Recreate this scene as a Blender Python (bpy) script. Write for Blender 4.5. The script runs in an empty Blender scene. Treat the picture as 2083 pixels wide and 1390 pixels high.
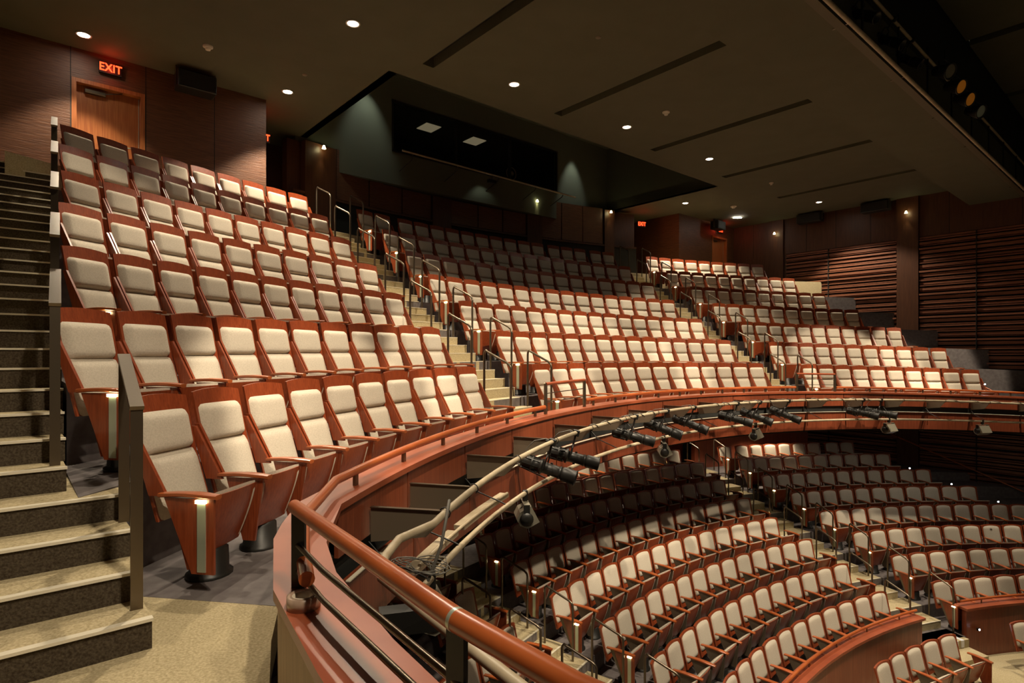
import bpy, math, random
from mathutils import Vector, Matrix
R_ = math.radians
random.seed(7)
C = bpy.context.scene.collection
# ------------------------------------------------------------------ layout
CX, CY = 13.2, 1.31                       # centre of all the seating arcs
AN, AU = (.758, .652), (-.652, .758)      # across the house / towards the back wall
def H(n, u, z=0.0): return Vector((AN[0]*n+AU[0]*u, AN[1]*n+AU[1]*u, z))
def Pp(R, th, z=0.0):
    a = R_(th); return Vector((CX+R*math.cos(a), CY+R*math.sin(a), z))
def Q(th):
    a = R_(th-130.0); return .0866*a-.3838*a*a
ANG = math.degrees(math.atan2(AN[1], AN[0]))     # direction of n
NC = CX*AN[0]+CY*AN[1]
def th_at(n, R):  # angle at which the arc R crosses the line n
    c = max(-1, min(1, (n-NC)/R)); return ANG+math.degrees(math.acos(c))
BR = [15.887+.9513*k for k in range(7)]
BZ = [-.263, .3765, 1.0228, 1.6519, 2.2867, 2.9259, 3.546]
BF = [z-1.13 for z in BZ]+[3.02]
OR_ = [19.039-.912*k for k in range(9)]
OZ = [-2.968, -3.231, -3.572, -3.898, -4.212, -4.537, -4.861, -5.179, -5.66]
OF = [z-.91 for z in OZ]
BAL = {'L1': (170.479, .5852, 10), 'L2': (169.414, .5616, 11), 'L3': (166.547, .5192, 11), 'L4': (164.311, .5639, 10), 'L5': (162.202, .5346, 10), 'L6': (160.481, .5206, 10), 'L7': (158.758, .5555, 9),
 'M1': (143.387, .5938, 14), 'M2': (143.015, .5637, 15), 'M3': (143.069, .5476, 16), 'M4': (142.839, .5575, 16), 'M5': (142.212, .5713, 16), 'M6': (141.872, .5431, 17), 'M7': (141.925, .5459, 17),
 'R1': (108.731, .5741, 10), 'R2': (109.665, .5504, 11), 'R3': (110.35, .5281, 11), 'R4': (111.113, .5566, 10), 'R5': (111.507, .5382, 10), 'R6': (112.242, .5336, 10), 'R7': (112.67, .5634, 9)}
ORC = {'Ma': (126.711, .5921, 7), 'Mb': (141.541, .5866, 15), 'Mc': (143.658, .5579, 16), 'Md': (143.924, .5712, 15), 'Me': (144.152, .5828, 14), 'Mf': (143.803, .5522, 14), 'Mg': (143.782, .5645, 13), 'Mh': (143.4, .5642, 12),
 'Ra': (109.851, .5469, 9), 'Rb': (109.664, .5533, 10), 'Rc': (109.518, .5329, 11), 'Rd': (108.844, .554, 11), 'Re': (108.541, .5342, 12), 'Rf': (107.935, .5605, 10), 'Rg': (107.073, .5722, 8), 'Rh': (106.431, .5935, 6),
 'Kc': (152.0, .56, 2), 'Kd': (151.7, .56, 2), 'Ke': (156.7, .56, 4), 'Kf': (157.3, .56, 2), 'Mi': (125.0, .56, 5), 'Ri': (103.2, .56, 2)}
# ------------------------------------------------------------------ mesh helpers
class MB:
    def __init__(s): s.v = []; s.f = []; s.sm = []
    def add(s, vs, fs, smooth=False):
        o = len(s.v); s.v += [tuple(x) for x in vs]; s.f += [tuple(o+i for i in f) for f in fs]; s.sm += [smooth]*len(fs)
    def box(s, x0, x1, y0, y1, z0, z1, M=None):
        vs = [Vector((x, y, z)) for z in (z0, z1) for y in (y0, y1) for x in (x0, x1)]
        if M: vs = [M @ v for v in vs]
        s.add(vs, [(0, 2, 3, 1), (4, 5, 7, 6), (0, 1, 5, 4), (2, 6, 7, 3), (0, 4, 6, 2), (1, 3, 7, 5)])
        return s
    def cbox(s, x0, x1, y0, y1, z0, z1, b=.004, M=None):   # box with chamfered edges
        xs, ys, zs = (x0, x1), (y0, y1), (z0, z1); idx = {}; vs = []
        for i in (0, 1):
            for j in (0, 1):
                for k in (0, 1):
                    cx, cy, cz = xs[i], ys[j], zs[k]; sx, sy, sz = 1-2*i, 1-2*j, 1-2*k
                    for a, p in enumerate(((cx, cy+sy*b, cz+sz*b), (cx+sx*b, cy, cz+sz*b), (cx+sx*b, cy+sy*b, cz))):
                        idx[i, j, k, a] = len(vs); vs.append(M @ Vector(p) if M else Vector(p))
        fs = []
        g = lambda *t: idx[t]
        for i in (0, 1): fs.append((g(i,0,0,0), g(i,1,0,0), g(i,1,1,0), g(i,0,1,0))[::(-1 if i == 0 else 1)])
        for j in (0, 1): fs.append((g(0,j,0,1), g(1,j,0,1), g(1,j,1,1), g(0,j,1,1))[::(1 if j == 0 else -1)])
        for k in (0, 1): fs.append((g(0,0,k,2), g(1,0,k,2), g(1,1,k,2), g(0,1,k,2))[::(-1 if k == 0 else 1)])
        for j in (0, 1):
            for k in (0, 1): fs.append((g(0,j,k,1), g(1,j,k,1), g(1,j,k,2), g(0,j,k,2))[::(-1 if j == k else 1)])
        for i in (0, 1):
            for k in (0, 1): fs.append((g(i,0,k,0), g(i,1,k,0), g(i,1,k,2), g(i,0,k,2))[::(1 if i == k else -1)])
        for i in (0, 1):
            for j in (0, 1): fs.append((g(i,j,0,0), g(i,j,1,0), g(i,j,1,1), g(i,j,0,1))[::(-1 if i == j else 1)])
        for i in (0, 1):
            for j in (0, 1):
                for k in (0, 1): fs.append((g(i,j,k,0), g(i,j,k,1), g(i,j,k,2))[::(1 if (i+j+k) % 2 == 0 else -1)])
        s.add(vs, fs); return s
    def tube(s, pts, r, n=10, cap=True, closed=False):
        pts = [Vector(p) for p in pts]; m = len(pts); rings = []
        up = Vector((0, 0, 1)); pn = None
        for i, p in enumerate(pts):
            if closed: t = (pts[(i+1) % m]-pts[i-1])
            else: t = pts[min(i+1, m-1)]-pts[max(i-1, 0)]
            t.normalize()
            if pn is None:
                a = up if abs(t.dot(up)) < .9 else Vector((1, 0, 0)); pn = (a-t*a.dot(t)).normalized()
            else:
                pn = pn-t*pn.dot(t); pn.normalize()
            bn = t.cross(pn); rr = r[i] if isinstance(r, (list, tuple)) else r
            rings.append([p+(pn*math.cos(2*math.pi*k/n)+bn*math.sin(2*math.pi*k/n))*rr for k in range(n)])
        vs = [v for rg in rings for v in rg]; fs = []
        for i in range(m if closed else m-1):
            a, b = i*n, ((i+1) % m)*n
            for k in range(n): fs.append((a+k, a+(k+1) % n, b+(k+1) % n, b+k))
        s.add(vs, fs, True)
        if cap and not closed:
            s.add(rings[0], [tuple(range(n))[::-1]]); s.add(rings[-1], [tuple(range(n))])
        return s
    def lathe(s, prof, n=20, M=None):        # prof: list of (r, z) along +z
        vs = []; fs = []
        for r, z in prof:
            for k in range(n):
                a = 2*math.pi*k/n; v = Vector((r*math.cos(a), r*math.sin(a), z)); vs.append(M @ v if M else v)
        for i in range(len(prof)-1):
            for k in range(n): fs.append((i*n+k, i*n+(k+1) % n, (i+1)*n+(k+1) % n, (i+1)*n+k))
        s.add(vs, fs, True)
        if prof[0][0] > 1e-4: s.add(vs[:n], [tuple(range(n))[::-1]])
        if prof[-1][0] > 1e-4: s.add(vs[-n:], [tuple(range(n))])
        return s
    def prism(s, poly, off):                 # poly: 3-D points, extruded along off
        poly = [Vector(p) for p in poly]; off = Vector(off); n = len(poly)
        vs = poly+[p+off for p in poly]
        fs = [tuple(range(n))[::-1], tuple(range(n, 2*n))]+[(i, (i+1) % n, n+(i+1) % n, n+i) for i in range(n)]
        s.add(vs, fs); return s
    def grid(s, P, smooth=True, flip=False): # P: rows of points
        m, n = len(P), len(P[0]); vs = [p for r in P for p in r]; fs = []
        for i in range(m-1):
            for j in range(n-1):
                f = (i*n+j, i*n+j+1, (i+1)*n+j+1, (i+1)*n+j); fs.append(f[::-1] if flip else f)
        s.add(vs, fs, smooth); return s
    def slab(s, A, B):                       # closed solid between two grids of the same size
        m, n = len(A), len(A[0]); s.grid(A, True); s.grid(B, True, True)
        ring = [(0, j) for j in range(n)]+[(i, n-1) for i in range(1, m)]+[(m-1, j) for j in range(n-2, -1, -1)]+[(i, 0) for i in range(m-2, 0, -1)]
        vs = [A[i][j] for i, j in ring]+[B[i][j] for i, j in ring]; k = len(ring)
        s.add(vs, [(q, k+q, k+(q+1) % k, (q+1) % k) for q in range(k)], False); return s
    def build(s, name, mat, parent=None):
        me = bpy.data.meshes.new(name); me.from_pydata(s.v, [], s.f)
        me.polygons.foreach_set('use_smooth', s.sm); me.materials.append(mat); me.update()
        o = bpy.data.objects.new(name, me); C.objects.link(o)
        if parent: o.parent = parent
        return o
def thing(name, label, cat, loc=(0, 0, 0), rz=0, group=None):
    o = bpy.data.objects.new(name, None); C.objects.link(o); o.location = loc; o.rotation_euler = (0, 0, rz)
    o.empty_display_size = .1
    return tag(o, label, cat, group)
def tag(o, label, cat, group=None):
    o['label'] = label; o['category'] = cat
    if group: o['group'] = group
    return o
def struct(o): o['kind'] = 'structure'; return o
def dup(src, loc, rz, sx=1.0, label=None, cat=None, group=None, skip=()):
    r = src.copy(); C.objects.link(r); r.location = loc; r.rotation_euler = (0, 0, rz); r.scale = (sx, 1, 1)
    if label: r['label'] = label
    if group: r['group'] = group
    for ch in src.children:
        if ch.name.split('.')[0] in skip: continue
        c = ch.copy(); C.objects.link(c); c.parent = r
        for g in ch.children:
            d = g.copy(); C.objects.link(d); d.parent = c
    return r
ORD = ['first', 'second', 'third', 'fourth', 'fifth', 'sixth', 'seventh', 'eighth', 'ninth', 'tenth', 'eleventh', 'twelfth', 'thirteenth', 'fourteenth', 'fifteenth', 'sixteenth', 'seventeenth', 'eighteenth', 'nineteenth', 'twentieth', 'twenty-first', 'twenty-second', 'twenty-third', 'twenty-fourth', 'twenty-fifth', 'twenty-sixth', 'twenty-seventh', 'twenty-eighth']
# ------------------------------------------------------------------ materials
def mat(name, base, rough=.6, metal=0, noise=None, bump=0, scale=40, stretch=(1, 1, 1), base2=None, coat=0, emit=None, estr=0, spec=.5, coord='Object', detail=4, trans=0):
    m = bpy.data.materials.new(name); m.use_nodes = True; nt = m.node_tree; b = nt.nodes['Principled BSDF']
    b.inputs['Base Color'].default_value = (*base, 1); b.inputs['Roughness'].default_value = rough; b.inputs['Metallic'].default_value = metal
    b.inputs['Coat Weight'].default_value = coat; b.inputs['Coat Roughness'].default_value = .25; b.inputs['Specular IOR Level'].default_value = spec
    if trans: b.inputs['Transmission Weight'].default_value = trans
    if emit: b.inputs['Emission Color'].default_value = (*emit, 1); b.inputs['Emission Strength'].default_value = estr
    if base2 or bump:
        tc = nt.nodes.new('ShaderNodeTexCoord'); mp = nt.nodes.new('ShaderNodeMapping'); mp.inputs['Scale'].default_value = stretch
        nt.links.new(tc.outputs[coord], mp.inputs['Vector'])
        nz = nt.nodes.new('ShaderNodeTexNoise'); nz.inputs['Scale'].default_value = scale; nz.inputs['Detail'].default_value = detail
        nt.links.new(mp.outputs['Vector'], nz.inputs['Vector'])
        if base2:
            cr = nt.nodes.new('ShaderNodeValToRGB'); cr.color_ramp.elements[0].position = .32; cr.color_ramp.elements[1].position = .68
            cr.color_ramp.elements[0].color = (*base, 1); cr.color_ramp.elements[1].color = (*base2, 1)
            nt.links.new(nz.outputs['Fac'], cr.inputs['Fac']); nt.links.new(cr.outputs['Color'], b.inputs['Base Color'])
        if bump:
            bp = nt.nodes.new('ShaderNodeBump'); bp.inputs['Strength'].default_value = bump; bp.inputs['Distance'].default_value = .01
            nt.links.new(nz.outputs['Fac'], bp.inputs['Height']); nt.links.new(bp.outputs['Normal'], b.inputs['Normal'])
    return m
M = {}
M['fabric'] = mat('grey_fabric', (.52, .46, .37), .92, base2=(.62, .55, .45), bump=.15, scale=90, spec=.15)
M['cherry'] = mat('cherry_wood', (.20, .036, .011), .34, base2=(.30, .062, .019), scale=9, stretch=(8, 8, .7), coat=.25, bump=.02)
M['cherry_h'] = mat('cherry_wood_cap', (.25, .052, .02), .38, base2=(.33, .08, .032), scale=3, stretch=(1, 1, 1), coat=.2)
M['rail_wood'] = mat('rail_wood', (.33, .07, .016), .3, base2=(.44, .11, .028), scale=5, stretch=(1, 1, 6), coat=.4)
M['fascia'] = mat('fascia_wood', (.16, .034, .014), .38, base2=(.25, .06, .024), scale=6, stretch=(9, 9, .35), coat=.15)
M['wall'] = mat('walnut_wall', (.08, .026, .009), .5, base2=(.15, .058, .022), scale=3, stretch=(1.2, 1.2, 22), bump=.6, detail=6)
M['wall_plain'] = mat('plain_wood_wall', (.065, .021, .008), .45, base2=(.09, .032, .012), scale=4, stretch=(5, 5, .5))
M['door'] = mat('door_wood', (.30, .085, .022), .4, base2=(.46, .16, .045), scale=5, stretch=(11, 11, .4))
M['slat'] = mat('slat_wood', (.17, .055, .025), .5, base2=(.27, .10, .05), scale=3, stretch=(.6, .6, 12))
M['tan'] = mat('tan_panel', (.36, .25, .14), .5, base2=(.44, .31, .18), scale=5, stretch=(6, 6, .4))
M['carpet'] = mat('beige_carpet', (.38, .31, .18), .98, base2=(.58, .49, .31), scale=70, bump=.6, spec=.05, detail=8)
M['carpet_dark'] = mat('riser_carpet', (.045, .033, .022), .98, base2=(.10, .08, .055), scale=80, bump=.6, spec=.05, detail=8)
M['nosing'] = mat('stair_nosing', (.70, .64, .50), .6)
M['floor_dark'] = mat('grey_floor', (.12, .10, .10), .7, base2=(.17, .15, .145), scale=12)
M['black'] = mat('black_void', (.012, .012, .010), .8)
M['blackm'] = mat('black_metal', (.018, .017, .015), .42, metal=.3, bump=.05, scale=30)
M['steel'] = mat('bronze_steel', (.17, .135, .095), .32, metal=.85, bump=.04, scale=60)
M['pipe'] = mat('tan_pipe', (.36, .29, .19), .42, base2=(.46, .38, .26), scale=8, bump=.05)
M['alu'] = mat('aluminium', (.55, .62, .52), .35, metal=.6)
M['plate'] = mat('bracket_plate', (.16, .125, .085), .5, metal=.2)
M['channel'] = mat('olive_channel', (.10, .08, .045), .6)
M['ceiling'] = mat('olive_ceiling', (.085, .080, .045), .85, base2=(.095, .088, .052), scale=2)
M['booth'] = mat('booth_wall', (.095, .105, .075), .85)
M['housing'] = mat('grey_housing', (.22, .20, .15), .5, metal=.3, bump=.1, scale=20)
M['cable'] = mat('grey_cable', (.14, .13, .11), .6)
M['lamp'] = mat('lamp_glow', (1, 1, 1), emit=(1, .9, .74), estr=60)
M['lamp_w'] = mat('sconce_glow', (1, 1, .9), emit=(1, .9, .45), estr=14)
M['lamp_b'] = mat('led_glow', (1, 1, 1), emit=(.75, .85, 1), estr=120)
M['exit'] = mat('exit_red', (1, .05, .02), emit=(1, .055, .012), estr=3.2)
M['white'] = mat('white_plastic', (.70, .62, .52), .5)
M['tape'] = mat('tape_film', (.42, .30, .22), .25, coat=.5)
M['ivory'] = mat('tape_core', (.75, .66, .52), .6)
M['crate'] = mat('crate_wood', (.62, .36, .13), .5, base2=(.70, .44, .18), scale=6, stretch=(1, 1, 8))
M['white_tape'] = mat('white_tape', (.75, .76, .80), .6)
M['amber'] = mat('amber_gel', (.5, .14, .01), .3, emit=(.9, .3, .02), estr=.06)
M['glass'] = mat('booth_glass', (.9, .95, .92), .02, trans=1.0)
M['glass'].node_tree.nodes['Principled BSDF'].inputs['IOR'].default_value = 1.15
M['panel_lit'] = mat('booth_panel', (.5, .42, .30), .7, emit=(1, .8, .5), estr=.10)  # faint glow imitating reflections in the booth window
# ------------------------------------------------------------------ seats
def rr(u, v, w, h, c):
    # square grid point (-1..1) -> rounded rectangle outline blend
    x, z = u*w/2, v*h/2
    k = max(abs(u), abs(v))
    if k < 1e-6: return x, z
    ax, az = abs(x), abs(z); bx, bz = w/2*k-c*k, h/2*k-c*k
    if ax > bx and az > bz:
        dx, dz = ax-bx, az-bz; d = math.hypot(dx, dz); m = max(dx, dz)
        if d > 1e-9: s = m/d; dx *= s; dz *= s
        # m keeps the ring, d projects it on the quarter circle
        ax, az = bx+dx, bz+dz
    return math.copysign(ax, x), math.copysign(az, z)
def cushion(w, h, t, zc, yf, slope, c=.03, arch=0, n=9, hollow=0):
    """pillow: width w, height h, thickness t (towards -y), centred at zc; front face plane y=yf+slope*(z-zt)"""
    A, B = [], []
    for i in range(n):
        v = -1+2*i/(n-1); v = math.copysign(abs(v)**.8, v); ra, rb = [], []
        for j in range(n):
            u = -1+2*j/(n-1); u = math.copysign(abs(u)**.8, u)
            x, z = rr(u, v, w, h, c)
            e = max(abs(u), abs(v)); f = (1-e**7)**.5
            z2 = z+arch*(1-(2*x/w)**2)*(v+1)/2
            Z = zc+z2; yb = yf+slope*(Z-(zc+h/2))
            ra.append(Vector((x, yb+t-t*f-hollow*(1-u*u)*(1-v*v)*-1, Z))); rb.append(Vector((x, yb+t+.004, Z)))
        A.append(ra); B.append(rb)
    m = MB(); m.slab(A, B); return m
def shell(w0, w1, z0, z1, yfun, th, arch=0, curve=0, nx=9, nz=7):
    A, B = [], []
    for i in range(nz):
        q = i/(nz-1); z = z0+(z1-z0)*q; w = w0+(w1-w0)*q; ra, rb = [], []
        for j in range(nx):
            u = -1+2*j/(nx-1); x = u*w/2; Z = z+arch*(1-u*u)*q; y = yfun(Z)-curve*u*u
            ra.append(Vector((x, y, Z))); rb.append(Vector((x, y+th, Z)))
        A.append(ra); B.append(rb)
    m = MB(); m.slab(A, B); return m
def armrest(x, y0, y1, z, drop=.0):
    m = MB(); A, B = [], []; n = 9
    for i in range(n):
        q = i/(n-1); y = y0+(y1-y0)*q; w = .024+.012*math.sin(q*math.pi*.6)+(.004 if q < .8 else -.006*(q-.8)/.2)
        zz = z+.012*math.sin(q*math.pi)-drop*q
        A.append([Vector((x-w, y, zz-.004)), Vector((x-w*.6, y, zz)), Vector((x+w*.6, y, zz)), Vector((x+w, y, zz-.004))])
        B.append([Vector((x-w, y, zz-.022)), Vector((x-w*.6, y, zz-.030)), Vector((x+w*.6, y, zz-.030)), Vector((x+w, y, zz-.022))])
    m.slab(B, A); return m
def make_seat(high):
    t = thing('high_back_seat' if high else 'low_back_seat', 'x', 'theatre seat')
    if high:
        cushion(.455, .285, .055, .9875, 0, .22, .035, n=11).build('headrest', M['fabric'], t)
        cushion(.455, .43, .055, .632, -.066, .31, .03, n=11).build('back_cushion', M['fabric'], t)
        yf = lambda z: (.058-.22*(1.13-z)) if z > .85 else (-.004-.31*(.85-z))
        shell(.49, .495, .42, 1.225, yf, .018, arch=.022, curve=.012, nz=9).build('back_panel', M['cherry'], t)
        for sx in (-1, 1):
            m = MB(); x = .262*sx
            m.prism([(x-.011, -.01, .99), (x-.011, .03, .99), (x-.011, -.10, .60), (x-.011, -.235, .60)], (.022, 0, 0)); m.build('upright', M['cherry'], t)
        ya0, ya1 = -.20, -.62
    else:
        cushion(.485, .455, .06, .652, .012, .25, .045, arch=.022, n=11).build('back_cushion', M['fabric'], t)
        shell(.50, .535, .36, .888, lambda z: .06-.25*(.91-z), .03, arch=.026, curve=.02, nz=8).build('back_panel', M['cherry'], t)
        ya0, ya1 = -.10, -.60
    # folded seat: wooden pan facing forward and the cushion behind it
    ypan = lambda z: -.545+.40*(.62-z)**1.6+.05*(.62-z)
    shell(.40, .475, .20, .595, ypan, .014, curve=-.018, nz=8).build('seat_pan', M['cherry'], t)
    A, B = [], []
    for i in range(7):
        q = i/6; z = .225+.385*q; w = .385+.075*q; e = (1-abs(2*q-1)**5)
        ra, rb = [], []
        for j in range(9):
            u = -1+2*j/8; f = (1-abs(u)**6)**.5 if abs(u) < 1 else 0
            ra.append(Vector((u*w/2, ypan(min(z, .6))+.014+(0 if q < 1 else .01), z+(.006*f if q == 1 else 0)))); rb.append(Vector((u*w/2, ypan(min(z, .6))+.03+.095*f*(.35+.65*e), z-(.012 if q == 1 else 0))))
        A.append(ra); B.append(rb)
    MB().slab(A, B).build('seat_cushion', M['fabric'], t)
    armrest(-.281, ya0, ya1, .628).build('armrest', M['rail_wood'], t)
    MB().prism([(-.289, ya0-.06, .60), (-.289, -.40, .14), (-.289, -.50, .14), (-.289, ya1+.05, .60)], (.016, 0, 0)).build('arm_support', M['cherry'] if high else M['plate'], t)
    m = MB(); m.lathe([(.15, .0), (.15, .02), (.125, .03), (.12, .18), (.10, .20)], 16, Matrix.Translation((0, -.33, 0)))
    m.box(-.03, .03, -.36, -.30, .18, .32); m.box(-.26, .26, -.37, -.32, .30, .34); m.build('pedestal', M['blackm'], t)
    return t
def end_parts(t, side, lit=True):
    """wooden end standard with aisle light, side -1 = left end, +1 = right end"""
    x = side*.281
    if side > 0: armrest(x, -.18, -.62, .628).build('armrest', M['rail_wood'], t)
    xo = x-.018 if side < 0 else x
    p = MB().prism([(xo, -.24, .60), (xo, -.44, .12), (xo, -.60, .12), (xo, -.60, .60)], (.018, 0, 0)).build('end_panel', M['cherry'], t)
    if lit:
        xs = x-.024 if side < 0 else x+.018
        s = MB().box(xs, xs+.006, -.545, -.485, .135, .592).build('light_strip', M['alu'], p)
        l = MB().box(xs-.012 if side < 0 else xs, xs+.006 if side < 0 else xs+.018, -.55, -.48, .575, .596).build('aisle_lamp', M['lamp_w'], p)
hs = make_seat(True); ls = make_seat(False)
def make_end(src, side):
    t = dup(src, (0, 0, 0), 0); end_parts(t, side); return t
hsL, hsR, lsL, lsR = make_end(hs, -1), make_end(hs, 1), make_end(ls, -1), make_end(ls, 1)
used = set()
def put_seat(kind, left, right, R, thc, z, s, label, group):
    src = {('h', 0): hs, ('h', 1): hsL, ('h', 2): hsR, ('l', 0): ls, ('l', 1): lsL, ('l', 2): lsR}[kind, 1 if left else 2 if right else 0]
    loc = Pp(R, thc, z); rz = R_(thc-90); sx = s/.56
    if src.name in used: return dup(src, loc, rz, sx, label, None, group)
    used.add(src.name); src.location = loc; src.rotation_euler = (0, 0, rz); src.scale = (sx, 1, 1); src['label'] = label; src['group'] = group; return src
BN = {'L': 'left', 'M': 'centre', 'R': 'right', 'K': 'far left'}
RN = ['front row', 'second row', 'third row', 'fourth row', 'fifth row', 'sixth row', 'rearmost row']
for k, (t0, s, n) in BAL.items():
    r = int(k[1])-1; R = BR[r]
    for i in range(n):
        idx = float(i)
        if k == 'M7': idx += (.35 if i >= 2 else 0)+(.2 if i >= 12 else 0)+(.2 if i >= 15 else 0)
        th = t0-math.degrees((idx*s+.228)/R)
        put_seat('h', i == 0, i == n-1, R, th, BF[r]+Q(th), s, f"grey high-backed seat, {ORD[i]} from left, {RN[r]} of {BN[k[0]]} balcony block", f"seats in the {RN[r]} of the {BN[k[0]]} balcony block")
ON = ['rearmost row', 'second row from back', 'third row from back', 'fourth row from back', 'fifth row from back', 'sixth row from back', 'seventh row from back', 'eighth row from back', 'row before the low wall']
for k, (t0, s, n) in ORC.items():
    r = 'abcdefghi'.index(k[1]); R = OR_[r]
    if k[1] == 'i': R = 11.45
    ext = {'Ma': 4}.get(k, 0)
    for i in range(-ext, n):
        idx = float(i)
        if k == 'Ra': idx += (.25 if i >= 1 else 0)+(.25 if i >= 7 else 0)
        th = t0-math.degrees((idx*s+.245)/R)
        put_seat('l', i == -ext and k[0] != 'K' and k[1] != 'i', i == n-1 and k[0] != 'R', R, th, OF[r], s, f"grey low-backed seat, {ORD[i+ext]} from left, {ON[r]}, {BN[k[0]]} orchestra block", f"seats in the {ON[r]} of the {BN[k[0]]} orchestra block")
# ------------------------------------------------------------------ tiers and stairs
def sector(R0, R1, zt, zb, n0=None, n1=None, a0=None, a1=None, nseg=40, q=1):
    """solid ring sector; ends on the lines n0/n1 or at angles a0>a1"""
    m = MB(); top, bot = [], []
    for R in (R0, R1):
        s0 = a0 if a0 is not None else th_at(n0, R); s1 = a1 if a1 is not None else th_at(n1, R)
        ra, rb = [], []
        for j in range(nseg+1):
            th = s0+(s1-s0)*j/nseg; ra.append(Pp(R, th, zt+q*Q(th))); rb.append(Pp(R, th, zb+q*Q(th)))
        top.append(ra); bot.append(rb)
    m.slab(top, bot)
    m.sm = [False]*len(m.sm); return m
NB = [.585, .35, .37, .41, .45, .49, .53, .57]      # left edge of the tiers (line n)
for k in range(8):
    R0 = 14.80 if k == 0 else BR[k-1]+.22
    R1 = BR[k]+.22 if k < 7 else 26.5
    m = sector(R0, R1, BF[k], BF[k]-.70, n0=NB[k], n1=24.25, nseg=48) if k else sector(R0, R1, BF[0], BF[0]-.25, a0=171.1, n1=24.25, nseg=48)
    if k == 7: m = sector(R0, R1, BF[k], BF[k]-.70, n0=-.0, n1=24.25, nseg=48, q=.6)
    struct(m.build('floor', M['floor_dark'] if k < 7 else M['carpet']))
# carpeted floor in front of the camera side
m = MB(); e0 = Pp(14.8, 171.1, 0); e1 = Pp(16.1, 171.1, 0)
m.prism([(-3.2, 2.2, -1.53), (-2.62, 1.1, -1.53), (-1.4, -.9, -1.53), (1.2, -.9, -1.53), (.2, .75, -1.53), (-.60, 1.80, -1.53), (-1.02, 2.47, -1.53), (-1.29, 3.16, -1.53), (e0.x, e0.y, -1.53), (e1.x, e1.y, -1.53), H(.56, 3.62, -1.53), H(-1.15, 3.62, -1.53)][::-1], (0, 0, -.2))
struct(m.build('floor', M['carpet']))
# long straight stairs against the left side wall
def straight_steps(name, steps, label):
    t = thing(name, label, 'stairs', H(0, steps[0][0], steps[0][2]-.16))
    for i, (u, u1, z, nr) in enumerate(steps):
        L = t.location
        def hh(n, uu, zz): return H(n, uu, zz)-L
        p = [hh(-1.15, u, 0), hh(nr, u, 0), hh(nr, u1, 0), hh(-1.15, u1, 0)]
        for v in p: v.z = z-.162-L.z
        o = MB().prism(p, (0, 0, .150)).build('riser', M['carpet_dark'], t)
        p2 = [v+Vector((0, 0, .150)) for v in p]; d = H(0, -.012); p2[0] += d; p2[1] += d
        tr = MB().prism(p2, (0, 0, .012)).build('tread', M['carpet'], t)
        p3 = [hh(-1.15, u-.016, z-L.z), hh(nr+.004, u-.016, z-L.z), hh(nr+.004, u+.030, z-L.z), hh(-1.15, u+.030, z-L.z)]
        for v in p3: v.z = z-L.z-.012
        MB().prism(p3, (0, 0, .016)).build('nosing', M['nosing'], tr)
    return t
lo = [(3.567+.32*i, 3.567+.32*(i+1)+.35, -1.371+.159*i, .585) for i in range(4)]
lo[3] = (lo[3][0], lo[3][0]+.9, lo[3][2], .585)
straight_steps('staircase', lo, 'wide beige carpeted lowest steps beside the front balcony seats, bottom left')
hi = [(4.87+.2985*i, 4.87+.2985*(i+1)+.04, -.735+.159*i, .31+.011*i) for i in range(24)]
straight_steps('staircase', hi, 'long dark carpeted side stairs climbing to the door at upper left')
# solid below the side stairs
m = MB()
for i in range(0, 24, 2):
    u = 4.87+.2985*i; z = -.735+.159*i-.17
    p = [H(-1.15, u, -2.2), H(.31+.011*i-.01, u, -2.2), H(.31+.011*i-.01, u+.62, -2.2), H(-1.15, u+.62, -2.2)]
    m.prism(p, (0, 0, z+2.2))
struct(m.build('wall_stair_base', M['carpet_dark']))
# radial aisles
def aisle(name, a0f, a1f, Rs, Fs, nst, rise_f, label, q=1, mtop='carpet', down=1):
    t = thing(name, label, 'stairs', Pp(Rs[0], (a0f(0)+a1f(0))/2, Fs[0]))
    inv = Vector(t.location)
    for k in range(len(Rs)-1):
        zf0, zf1 = Fs[k], Fs[k+1]
        dR = Rs[k+1]-Rs[k]
        for j in range(1, nst+1):
            z = zf0+(zf1-zf0)*j/nst; Ro = Rs[k]+.22; Ri = Ro-(nst-j)*(dR/nst) if True else 0
            Ri = Rs[k]+.22-(nst-j)*(abs(dR)/nst)
            Re = Rs[k]+.22+.02+(.45 if j == nst else abs(dR)/nst-.02) if j == nst else Ri+abs(dR)/nst+.02
            top, bot = [], []
            for R in (Ri, Re):
                ra, rb = [], []
                for w in range(5):
                    th = a0f(k)+(a1f(k)-a0f(k))*w/4; ra.append(Pp(R, th, z+q*Q(th)+.003)-inv); rb.append(Pp(R, th, z-.17+q*Q(th))-inv)
                top.append(ra); bot.append(rb)
            mm = MB().slab(top, bot); mm.sm = [False]*len(mm.sm); st = mm.build('step', M[mtop], t)
            mm = MB(); top, bot = [], []
            for R in (Ri-.006, Ri+.022):
                ra, rb = [], []
                for w in range(5):
                    th = a0f(k)+(a1f(k)-a0f(k))*w/4; ra.append(Pp(R, th, z+q*Q(th)+.007)-inv); rb.append(Pp(R, th, z+q*Q(th)-.006)-inv)
                top.append(ra); bot.append(rb)
            mm.slab(top, bot); mm.build('nosing', M['nosing'], st)
    return t
EL = [149.15, 148.15, 147.85, 146.85, 146.4, 145.85, 145.2, 145.0]; EM0 = [144.0, 143.55, 143.55, 143.3, 142.7, 142.3, 142.3, 142.3]
EM1 = [113.2, 114.0, 114.7, 115.4, 115.4, 116.0, 116.0, 116.0]; ER = [109.3, 110.2, 110.9, 111.6, 112.0, 112.7, 113.1, 113.1]
aisle('staircase', lambda k: EL[k], lambda k: EM0[k], BR+[22.54], BF, 4, None, 'beige carpeted stairs between the left and centre balcony seats')
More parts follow.
